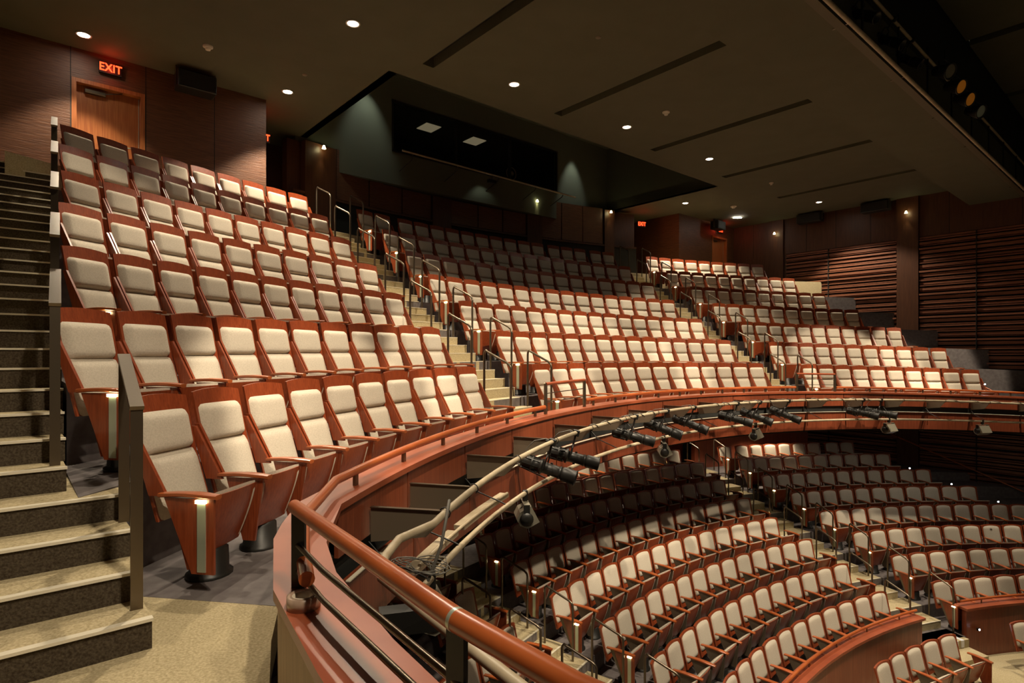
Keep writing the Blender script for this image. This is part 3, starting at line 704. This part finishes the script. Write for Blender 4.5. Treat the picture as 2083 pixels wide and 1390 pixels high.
wall_box('wall_booth', 15.0, 15.15, UW+.15, UW+3.0, 4.9, 8.1, M['black'])
wall_box('floor_booth', 8.35, 15.0, UW+.15, UW+3.0, 4.9, 5.0, M['black'])
wall_box('ceiling_booth', 8.35, 15.0, UW+.15, UW+3.0, 7.40, 7.5, M['black'])
w = thing('window_1', 'wide dark control booth window in the recess above the rear wall', 'window', H(8.35, UW, 5.82), R_(ANG)); w['kind'] = 'structure'
fr = MB(); fr.box(0, 6.65, -.02, .08, 0, .05); fr.box(0, 6.65, -.02, .08, 1.43, 1.48); fr.box(0, .05, -.02, .08, 0, 1.48); fr.box(6.6, 6.65, -.02, .08, 0, 1.48); fr.box(2.20, 2.26, -.02, .08, 0, 1.48); fr.box(4.4, 4.46, -.02, .08, 0, 1.48); fr.build('window_frame', M['blackm'], w)
MB().box(.05, 6.6, .03, .036, .05, 1.43).build('glass', M['glass'], w)
for i, n in enumerate((10.15, 12.0)):  # glowing squares behind the glass stand in for reflected ceiling panels
    o = MB().prism([H(n, UW+1.0, 7.38), H(n+.55, UW+1.0, 7.38), H(n+.55, UW+1.6, 7.38), H(n, UW+1.6, 7.38)], (0, 0, .02)).build('ceiling_light_panel', M['panel_lit'])
    tag(o, ['dim square ceiling light inside the booth, left one', 'dim square ceiling light inside the booth, right one'][i], 'ceiling light', 'lights in the control booth')
def desk(n, u):
    d = thing('booth_desk', 'dark desk behind the booth window', 'desk', H(n, u, 5.0), R_(ANG))
    MB().box(-2.6, 2.6, 0, .6, .95, 1.0).build('desk_top', M['blackm'], d)
    for x in (-2.5, 2.4): MB().box(x, x+.06, .05, .55, 0, .95).build('leg', M['blackm'], d)
desk(11.6, UW+1.2)
ch = thing('booth_lamp', 'small round lamp with brass rings seen through the booth window, right', 'lamp', H(13.6, UW+.9, 6.0), R_(ANG))
MB().tube([(.22*math.cos(a), 0, .45+.22*math.sin(a)) for a in [R_(x) for x in range(0, 360, 24)]], .015, 8, closed=True).build('ring', M['tape'], ch)
MB().tube([(0, 0, 0), (0, 0, .25)], .02, 8).build('stem', M['blackm'], ch); MB().lathe([(.08, .38), (.10, .45), (.06, .52), (.0001, .53)], 14).build('bulb_shade', M['tape'], ch)
# pipe under the booth window
bp = thing('booth_pipe', 'long thin pipe on brackets below the booth window', 'pipe', H(8.4, UW-.5, 5.72), R_(ANG))
MB().tube([(0, 0, 0), (7.0, 0, -.08)], .028, 8).build('pipe', M['pipe'], bp)
for x in (.35, 1.9, 3.5, 5.1, 6.4): MB().tube([(x, 0, -.01*x/1), (x, .08, -.16), (x-.15, .5, -.42)], .016, 6).build('bracket', M['blackm'], bp)
b = thing('small_projector_light', 'small lamp clamped under the pipe below the booth window', 'stage light', H(11.6, UW-.5, 5.68), R_(ANG))
MB().tube([(0, 0, 0), (0, 0, -.16)], .012, 6).build('stem', M['blackm'], b); MB().cbox(-.16, .16, -.06, .06, -.26, -.15, .02).build('lamp_head', M['blackm'], b)
# ------------------------------------------------------------------ right side wall
NW = 24.3
wall_box('wall_right', NW+.16, NW+.4, -6, 17, -7.2, ZCE+1.9, M['black'])
wall_box('wall_right', NW, NW+.16, 3.0, UB, 4.16, ZCE, M['wall_plain'])
wall_box('wall_right', NW, NW+.16, 11.0, UB, -4.4, 4.16, M['wall_plain'])
wall_box('wall_right', NW-.10, NW+.16, 6.37, 7.03, -7.2, ZCE, M['wall_plain'])
wall_box('wall_right', NW-.08, NW+.16, 11.1, 11.7, -4.4, ZCE, M['wall_plain'])
for u in (7.9, 9.1, 10.2, 5.5, 3.6, 12.4): wall_box('trim', NW-.004, NW, u-.008, u+.008, 4.16, ZCE, M['black'])
def slats(u0, u1, z0, z1, seed):
    rnd = random.Random(seed); m = MB(); z = z1; pat = [(.07, .03, .03), (.03, .09, .05), (.09, .05, .02), (.025, .02, .07), (.06, .11, .04), (.10, .04, .06), (.03, .03, .02), (.05, .07, .05)]
    i = 0
    while z > z0:
        h, d, g = pat[i % 8]; h *= 1.0; p = [H(NW-.0-d+.02, u0, z-h), H(NW+.15, u0, z-h), H(NW+.15, u1, z-h), H(NW-d+.02, u1, z-h)]
        m.prism(p, (0, 0, h)); z -= h+g; i += 1
    return struct(m.build('wall_right_slats', M['slat']))
slats(7.05, 11.0, -1.0, 4.14, 1); slats(2.0, 6.35, -1.4, 4.14, 2)
slats(7.05, 11.0, -4.4, -1.9, 3); slats(-2.0, 6.35, -7.0, -1.9, 4)
for u in (9.35, 4.75, 3.0): wall_box('trim', NW-.10, NW+.1, u-.01, u+.01, -7, 4.14, M['black'])
# sloping half wall and its hand rail beside the right balcony seats
t = thing('side_half_wall', 'dark wooden half wall sloping down beside the right balcony seats', 'half wall', H(22.55, 4.6, -1.6)); o = Vector(t.location)
poly = []
slope = .557
zs = lambda u: -1.58+.62+(u-5.35)*slope
pts = [(5.35, -2.2), (5.35, zs(5.35)), (12.2, zs(12.2)), (12.2, -2.2)]
MB().prism([H(22.52, u, z)-o for u, z in pts], Vector((AN[0], AN[1], 0))*.10).build('panel', M['wall_plain'], t)
MB().prism([H(22.49, 5.3, zs(5.3)-.0)-o, H(22.65, 5.3, zs(5.3))-o, H(22.65, 12.2, zs(12.2))-o, H(22.49, 12.2, zs(12.2))-o], (0, 0, .03)).build('sloping_cap', M['cherry_h'], t)
rl = thing('sloping_handrail', 'long wooden handrail on thin steel posts descending in front of the slatted wall', 'handrail', H(23.0, 4.9, -1.6)); o = Vector(rl.location)
zr = lambda u: -.62+(u-4.95)*.553
MB().tube([H(23.0, 3.6, zr(3.6))-o, H(23.0, 11.2, zr(11.2))-o, H(22.9, 11.7, zr(11.3))-o, H(22.3, 12.2, zr(11.3))-o], .024, 10).build('rail', M['rail_wood'], rl)
for i in range(9):
    u = 4.7+.80*i; MB().tube([H(23.0, u, zr(u)-.95)-o, H(23.0, u, zr(u)-.02)-o], .014, 8).build('post', M['steel'], rl)
rs = [(4.6+.2985*i, 4.6+.2985*(i+1)+.03, -1.45+.159*i) for i in range(28)]
t = thing('staircase', 'dark side stairs between the sloping half wall and the slatted right wall', 'stairs', H(22.7, 4.6, -1.6)); o = Vector(t.location)
for u, u1, z in rs:
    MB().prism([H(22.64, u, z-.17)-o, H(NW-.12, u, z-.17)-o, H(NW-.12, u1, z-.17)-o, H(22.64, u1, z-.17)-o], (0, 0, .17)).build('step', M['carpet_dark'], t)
# orchestra level wall handrail and rear wall
rl = thing('wall_handrail', 'thin wooden handrail descending on the lower slatted wall under the balcony', 'handrail', H(23.9, 2, -5)); o = Vector(rl.location)
MB().tube([H(23.9, 7.2, -2.75)-o, H(23.9, 1.0, -5.2)-o], .022, 8).build('rail', M['rail_wood'], rl)
for u in (6.5, 4.5, 2.5): MB().tube([H(23.9, u, -2.75-(7.2-u)*.395)-o, H(24.1, u, -2.82-(7.2-u)*.395)-o, H(24.32, u, -2.82-(7.2-u)*.395)-o], .010, 6).build('bracket', M['steel'], rl)
struct(curved('wall_orchestra_rear', 20.25, 160, 112.9, -4.1, -1.75, M['fascia'], .2, 40)); struct(curved('wall_orchestra_rear', 20.25, 109.9, 97.0, -4.1, -1.75, M['fascia'], .2, 14))
struct(curved('wall_orchestra_rear', 21.4, 114, 109, -4.1, -1.75, M['fascia'], .2, 8))
cr = thing('wooden_crate', 'light orange wooden box standing on the pale floor under the balcony', 'box', Pp(19.6, 115.6, OF[0]+.012), R_(20))
MB().cbox(-.26, .26, -.2, .2, 0, .42, .01).build('box_body', M['crate'], cr); MB().prism([(-.3, -.2, .42), (.22, -.2, .42), (.22, .2, .54), (-.3, .2, .54)], (0, 0, .02)).build('slanted_lid', M['crate'], cr)
# low curved wall in front of the orchestra rows
def low_wall(a0, a1, label, R=11.95, zt=-5.47):
    o = Pp(R, a0, -6.6); t = thing('stage_parapet', label, 'parapet', o, 0, 'low curved walls before the stage')
    curved('wall_panel', R, a0, a1, -6.75, zt-.05, M['fascia'], .10, 16, t, o)
    A = curved('cap', R-.05, a0+.2, a1-.2, zt-.05, zt, M['cherry_h'], .30, 16, t, o)
    MB().tube([Pp(R+.12, a0+(a1-a0)*i/16, zt+.10)-o for i in range(17)], .027, 10).build('handrail', M['rail_wood'], t)
    for i in range(1, int(abs(a0-a1)/6)+2):
        th = a0+(a1-a0)*(i-.5)/(int(abs(a0-a1)/6)+1); MB().tube([Pp(R+.12, th, zt)-o, Pp(R+.12, th, zt+.09)-o], .014, 6).build('stub_post', M['steel'], t)
low_wall(150, 112.8, 'low curved wooden wall with a rail before the centre orchestra rows')
low_wall(106.3, 84, 'low curved wooden wall with a rail at the lower right edge')
# left side wall and rear closure
wall_box('wall_left', -1.4, -1.2, -3, UB+.2, -2.2, ZCE, M['wall_plain'])
# ------------------------------------------------------------------ ceiling
SL = [2.55, 6.2, 9.75, 13.4, 17.1, 20.8]
prev = -1.3
for s_ in SL+[NW+.3]:
    wall_box('ceiling', prev, (s_-.125) if s_ in SL else s_, 4.95, 9.7, ZCE, ZCE+.35, M['ceiling']); prev = s_+.125
for s_ in SL: wall_box('ceiling_slot', s_-.14, s_+.14, 4.9, 9.75, ZCE+.20, ZCE+.36, M['black'])
wall_box('ceiling', -1.3, NW+.3, 9.7, 10.35, ZCE, ZCE+.35, M['ceiling'])
wall_box('ceiling', -1.3, 5.9, 10.35, 17, ZCE, ZCE+.35, M['ceiling'])
wall_box('ceiling', 17.72, NW+.3, 10.35, 17, ZCE, ZCE+.35, M['ceiling'])
wall_box('ceiling_bridge', -1.3, NW+.3, 3.6, 4.95, 5.0, ZCE+.3, M['ceiling'])
prev = 2.0
for s_ in [6.2, 9.75, 13.4, 17.3, 21.6]:
    wall_box('ceiling', prev, s_-.16, -6, 3.55, 7.4, 7.6, M['ceiling']); prev = s_+.16
    wall_box('ceiling_slot', s_-.17, s_+.17, -6, 3.6, 7.55, 7.7, M['black'])
wall_box('ceiling', prev, NW+.3, -6, 3.55, 7.4, 7.6, M['ceiling'])
wall_box('wall_bridge', -1.3, NW+.3, 3.60, 3.8, 5.9, 7.6, M['black'])
# catwalk pipes beside the bridge
cw = thing('catwalk_pipe_frame', 'steel pipe frame of the lighting bridge running up to the top right corner', 'pipe frame', H(6, 3.35, 5.0), R_(ANG))
MB().tube([(-6, .05, 0), (18.2, .05, 0)], .035, 8).build('lower_pipe', M['pipe'], cw)
MB().tube([(-6, .05, .75), (18.2, .05, .75)], .028, 8).build('upper_pipe', M['pipe'], cw)
MB().box(-6, 18.2, .12, .25, -.02, .0).build('ledge', M['channel'], cw)
for i in range(11): MB().tube([(-1+1.7*i, .05, 0), (-1+1.7*i, .05, .95)], .018, 6).build('upright', M['blackm'], cw)
for i in range(7): MB().box(1+2.6*i, 1.03+2.6*i, .05, .30, -.01, .01).build('cross_strap', M['steel'], cw)
def scoop(n, z, gel, label, u=3.1):
    t = thing('lighting_bridge_lamp', label, 'stage light', H(n, u, z), R_(ANG-20), 'lamps hanging on the lighting bridge')
    M0 = Matrix.Rotation(R_(115), 4, 'X')
    MB().lathe([(.05, -.22), (.09, -.20), (.11, -.08), (.15, .10), (.155, .12), (.13, .12), (.10, .06), (.0001, .05)], 18, M0).build('reflector_can', M['blackm'], t)
    MB().lathe([(.128, .10), (.0001, .101)], 18, M0).build('lens', gel, t)
    MB().tube([(-.17, 0, -.02), (-.17, 0, .16), (0, 0, .22), (.17, 0, .16), (.17, 0, -.02)], .01, 6).build('yoke', M['blackm'], t); MB().tube([(0, 0, .22), (0, 0, .40)], .014, 6).build('hanger', M['blackm'], t)
scoop(13.4, 5.35, M['housing'], 'grey lamp on the lighting bridge, left of the amber ones'); scoop(14.2, 5.3, M['amber'], 'left amber lamp on the lighting bridge, top right')
scoop(14.9, 5.25, M['amber'], 'right amber lamp on the lighting bridge, top right'); scoop(15.8, 5.25, M['alu'], 'round pale lamp on the lighting bridge, right of the amber ones')
for i, n in enumerate((9.2, 10.3, 11.5, 12.5)):
    e = dup(ell, H(n, 3.38, 5.75), 0, 1, f"dark profile spotlight high on the lighting bridge, {ORD[i]} from the left", None, 'profile spotlights on the lighting bridge'); e.rotation_euler = (R_(35), 0, R_(ANG-15+9*i))
# ------------------------------------------------------------------ ceiling fittings and lamps
def unproj(u, v, z): Y = -z*1200/(v-724) if v != 724 else 1; return Vector(((u-1041.5)/1200*Y, Y, z))
def spot(loc, tgt, W, size, blend=.35, rad=.06, col=(1, .84, .62)):
    l = bpy.data.lights.new('lamp', 'SPOT'); l.energy = W; l.spot_size = R_(size); l.spot_blend = blend; l.shadow_soft_size = rad; l.color = col
    o = bpy.data.objects.new('lamp', l); C.objects.link(o); o.location = loc
    o.rotation_euler = (Vector(tgt)-Vector(loc)).to_track_quat('-Z', 'Y').to_euler(); return o
def downlight(p, label, W=500, size=100, r=.105, blend=.35, aim=(0, 0)):
    t = thing('recessed_downlight', label, 'ceiling light', p, 0, 'recessed ceiling downlights')
    MB().lathe([(r*.86, -.001), (r*1.12, -.001), (r*1.16, -.012), (r*.88, -.016), (r*.86, -.001)], 24).build('trim_ring', M['white'], t)
    MB().lathe([(r*.87, -.006), (.0001, -.0065)], 24).build('lamp_disc', M['lamp'], t)
    spot(p+Vector((0, 0, -.03)), p+Vector((aim[0], aim[1], -3)), W, size, blend)
DL = [(170, 70, 'nearest recessed downlight, above the left exit door', 260), (718, 47, 'recessed downlight above the middle of the left balcony seats, top of photo', 775), (585, 186, 'recessed downlight above the rear of the left balcony seats', 775),
      (1046, 171, 'recessed downlight above the left balcony aisle', 775), (1275, 258, 'recessed downlight above the centre balcony seats', 775), (1443, 323, 'recessed downlight above the right balcony aisle', 775),
      (1394, 413, 'recessed downlight above the rear right balcony seats', 775), (1666, 411, 'rightmost recessed downlight, near the right side wall', 700)]
for u, v, lb, W in DL: downlight(unproj(u, v, ZCE-.0), lb, W, 100, aim=(.45, -.5))
p = unproj(1500, 443, ZCE-.02)
o = MB().box(-.16, .16, -.03, .03, -.02, 0).build('strip_light', M['lamp']); o.location = p; tag(o, 'small pinkish strip light on the far ceiling beside the right exit', 'ceiling light')
def dome(u, v, z, label, r=.085):
    t = thing('smoke_detector', label, 'smoke detector', unproj(u, v, z), 0, 'domes on the ceiling')
    MB().lathe([(r, 0), (r, -.02), (r*.7, -.035), (r*.66, -.04)], 20).build('base_ring', M['white'], t); MB().lathe([(r*.55, -.04), (r*.5, -.07), (.0001, -.075)], 16).build('dome', M['white'], t)
dome(423, 94, ZCE, 'white ceiling dome between the two left downlights'); dome(1355, 228, ZCE, 'white ceiling dome above the centre seats'); dome(1492, 420, ZCE, 'white ceiling dome near the right exit door', .11); dome(1569, 372, ZCE, 'small white ceiling dome right of the booth', .07)
for i, (u, v) in enumerate(((1217, 76), (620, 152))):
    o = MB().lathe([(.05, 0), (.045, -.012), (.0001, -.014)], 14).build('sprinkler_head', M['plate']); o.location = unproj(u, v, ZCE)
    tag(o, ['sprinkler cap at the top centre of the ceiling', 'sprinkler cap between the left downlights', 'sprinkler cap left of the far right downlight', 'sprinkler cap between the ceiling slots'][i], 'sprinkler', 'sprinkler caps in the ceiling')
# sconces
def sconce(loc, rz, label, W=6):
    t = thing('wall_sconce', label, 'wall light', loc, rz, 'small sconces on the pilasters')
    MB().tube([(0, -.0, .16), (0, -.09, .13), (0, -.12, .05)], .010, 6).build('arm', M['steel'], t)
    MB().lathe([(.022, .08), (.05, .0), (.047, .0), (.02, .075)], 14, Matrix.Translation((0, -.12, 0))).build('shade', M['lamp_w'], t)
    p = t.matrix_basis
    w_ = Vector(loc)+Matrix.Rotation(rz, 3, 'Z') @ Vector((0, -.12, -.01)); w2 = Vector(loc)+Matrix.Rotation(rz, 3, 'Z') @ Vector((0, .03, -1.2))
    spot(w_, w2, W, 42, .6, .02, (1, .85, .40))
for th, u, v, lb in ((142.45, 653, 315, 'leftmost wall sconce, beside the ribbed panels'), (132.2, 895, 365, 'wall sconce on the pilaster under the booth window left'), (122.8, 1083, 407, 'wall sconce on the pilaster under the booth window right'), (114.7, 1233, 443, 'wall sconce at the right end of the ribbed panels')):
    sconce(Pp(22.87, th, 5.33), R_(th-90), lb)
sconce(H(NW-.09, 11.4, 5.02), R_(ANG-90), 'wall sconce on the far pilaster of the right side wall'); sconce(H(NW-.11, 6.7, 5.02), R_(ANG-90), 'wall sconce on the broad pilaster between the slatted panels')
# booth wall washers
spot(H(7.55, UW-.55, 7.85), H(7.55, UW+.05, 5.6), 75, 55, .8, .05, (.95, 1, .85)); spot(H(15.75, UW-.55, 7.75), H(15.75, UW+.05, 5.6), 75, 50, .8, .05, (.95, 1, .85))
spot(H(11.5, UW-.5, 5.55), H(11.6, UW, 4.6), 10, 100, .8, .05, (.95, 1, .8))
# exit signs
def exit_sign(loc, rz, label, w=.36, h=.21):
    t = thing('exit_sign', label, 'exit sign', loc, rz, 'red illuminated exit signs')
    MB().cbox(-w/2, w/2, -.03, .03, -h/2, h/2, .006).build('sign_box', M['blackm'], t)
    cu = bpy.data.curves.new('exit_letters', 'FONT'); cu.body = 'EXIT'; cu.size = h*.98; cu.extrude = .003; cu.align_x = 'CENTER'; cu.align_y = 'CENTER'; cu.space_character = 1.04; cu.offset = .0035
    ot = bpy.data.objects.new('letters_text', cu); me = bpy.data.meshes.new_from_object(ot); bpy.data.objects.remove(ot); me.materials.clear(); me.materials.append(M['exit']); o = bpy.data.objects.new('letters', me); C.objects.link(o); o.parent = t; o.location = (0, -.032, -.002); o.rotation_euler = (R_(90), 0, 0); o.scale = (.82, 1, 1)
    l = bpy.data.lights.new('sign_glow', 'POINT'); l.energy = 2.2; l.color = (1, .05, .02); l.shadow_soft_size = .05
    q_ = bpy.data.objects.new('sign_glow', l); C.objects.link(q_); q_.location = Vector(loc)+Matrix.Rotation(rz, 3, 'Z') @ Vector((0, -.12, .02))
exit_sign(H(1.50, UB-.04, 5.36), R_(ANG), 'red glowing EXIT sign above the left exit door')
exit_sign(H(4.50, 14.1, 5.05), R_(ANG), 'red EXIT sign mostly hidden behind the left wall corner')
exit_sign(H(18.9, 14.2, 5.15), R_(ANG-20), 'red EXIT sign in the dark opening right of the sconces')
exit_sign(H(23.1, UB-.04, 5.33), R_(ANG), 'red EXIT sign above the far right exit door')
# black loudspeakers
def speaker(loc, rz, w, label):
    t = thing('loudspeaker', label, 'loudspeaker', loc, rz, 'black loudspeakers near the ceiling')
    MB().cbox(-w/2, w/2, -.18, .18, -.17, .17, .015).build('cabinet', M['blackm'], t); MB().box(-w/2+.03, w/2-.03, -.19, -.18, -.14, .14).build('grille', M['black'], t)
    MB().box(-w/2-.012, -w/2, -.03, .03, -.1, .26).build('bracket', M['steel'], t); MB().box(w/2, w/2+.012, -.03, .03, -.1, .26).build('bracket', M['steel'], t)
speaker(H(2.85, 12.85, 5.34), R_(ANG), .68, 'black loudspeaker hung above the left rear wall'); speaker(H(22.3, 12.9, 5.36), R_(ANG), .6, 'black loudspeaker left of the far exit sign')
speaker(H(23.9, 9.9, 5.38), R_(ANG-90), .9, 'black loudspeaker on the right wall, left one'); speaker(H(23.9, 7.6, 5.38), R_(ANG-90), .9, 'black loudspeaker on the right wall, right one')
# under-balcony downlights
for i, u in enumerate((1716, 1773, 1832, 1891, 1955, 2023)):
    th = th_px(u, 14.85); z = zq(th)-.951
    p = Pp(14.85, th, z); t = thing('soffit_downlight', f"small downlight under the balcony edge, {ORD[i]} from the left", 'ceiling light', p, 0, 'small downlights under the balcony edge')
    MB().lathe([(.085, 0), (.085, -.008), (.07, -.010), (.07, -.002)], 18).build('trim_ring', M['white'], t); MB().lathe([(.07, -.006), (.0001, -.0065)], 18).build('lamp_disc', M['lamp'], t)
# blue-white step lights
for i, (u, v, R) in enumerate(((1850, 953, 16.1), (1935, 985, 15.2), (2030, 1021, 14.3), (2003, 782, 15.25))):
    th = th_px(u, R); P0 = Pp(R, th); z = -(v-724)*P0.y/1200; t = thing('step_light', ['upper left blue-white step light by the right orchestra seats', 'middle blue-white step light by the right orchestra seats', 'lower right blue-white step light by the right orchestra seats', 'blue-white step light by the last front balcony seat'][i], 'step light', (P0.x, P0.y, z), R_(th-90), 'blue-white step lights')
    MB().box(-.03, .03, -.012, .0, -.025, .025).build('housing', M['blackm'], t); MB().lathe([(.018, 0), (.015, .008), (.0001, .01)], 10, Matrix.Translation((0, -.012, 0)) @ Matrix.Rotation(R_(90), 4, 'X')).build('led', M['lamp_b'], t)
t = thing('step_light', 'blue-white step light low on the front wall, bottom right', 'step light', Pp(11.90, 104.9, -5.95), R_(15), 'blue-white step lights'); MB().box(-.03, .03, -.012, .03, -.025, .025).build('housing', M['blackm'], t); MB().lathe([(.018, 0), (.015, .008), (.0001, .01)], 10, Matrix.Translation((0, -.012, 0)) @ Matrix.Rotation(R_(90), 4, 'X')).build('led', M['lamp_b'], t)
# ------------------------------------------------------------------ house lights out of the frame (more of the same fittings) and bridge wash
OUT = [(6.0, 1.9, 420, 84), (9.8, 2.6, 0, 0)]
for n, u, W, sz in [(2.3, 6.2, 460, 80), (3.6, 8.4, 0, 0), (1.6, 9.0, 300, 70)]:
    if W: downlight(H(n, u, ZCE), 'recessed downlight in the near ceiling above the stairs' if u < 7 else 'recessed downlight above the upper left stairs', W, sz)
W0 = 2300
for n, u, tx, W, sz in [(3.2, 2.9, Pp(15.6, 160, -1.0), 1500, 40), (7.2, 2.9, Pp(15.9, 146, -.8), 1700, 42), (11.2, 2.9, Pp(15.9, 131, -.8), 1500, 42), (15.0, 2.9, Pp(16, 116, -.8), 1700, 42), (19.0, 2.9, Pp(16.4, 100, -.8), 1500, 42), (21.5, 2.9, Pp(17.0, 90, -.6), 1300, 44)]:  # last spot is an extra, added to brighten the right balcony end
    spot(H(n, u, 4.85), tx, W, sz, .25, .07)
for n, u, tx, W, sz in [(5.5, 1.6, Pp(13.2, 146, -4.6), 1500, 50), (10.0, 1.6, Pp(13.4, 131, -5), 1700, 52), (14.5, 1.6, Pp(13.5, 118, -5), 1700, 52), (19.0, 1.6, Pp(14, 101, -5), 1700, 52)]:
    spot(H(n, u, 5.0), tx, W, sz, .3, .09)
for th, W in ((127.5, 160), (121, 60), (104, 190), (112, 120), (136, 80), (145.5, 60)): spot(Pp(19.0, th, -1.95), Pp(19.1, th, -4), W, 95, .5, .06)
# near lights: stair, foreground rail
spot(Vector((1.2, .4, 4.7)), Vector((-2.4, 3.0, -1.4)), 700, 50, .4, .10); spot(Vector((2.6, -.4, 4.6)), Vector((-.4, 2.2, -.9)), 420, 55, .5, .12)
w_ = bpy.data.worlds.new('World'); bpy.context.scene.world = w_; w_.use_nodes = True
w_.node_tree.nodes['Background'].inputs[0].default_value = (1, .80, .55, 1); w_.node_tree.nodes['Background'].inputs[1].default_value = .02
# ------------------------------------------------------------------ camera
cam = bpy.data.cameras.new('camera'); co = bpy.data.objects.new('camera', cam); C.objects.link(co)
co.location = (0, 0, 0); co.rotation_euler = (R_(90), 0, 0); cam.sensor_width = 36; cam.lens = 1200/2083*36; cam.shift_y = 29/2083; cam.clip_start = .05
sc = bpy.context.scene; sc.camera = co
sc.view_settings.view_transform = 'Standard'; sc.view_settings.look = 'None'; sc.view_settings.gamma = 1; sc.view_settings.exposure = .38
sc.view_settings.use_curve_mapping = False
# masters that were only copied from
for src in (hs, hsL, hsR, ls, lsL, lsR):
    if src.name not in used:
        for ch in list(src.children_recursive): bpy.data.objects.remove(ch)
        bpy.data.objects.remove(src)
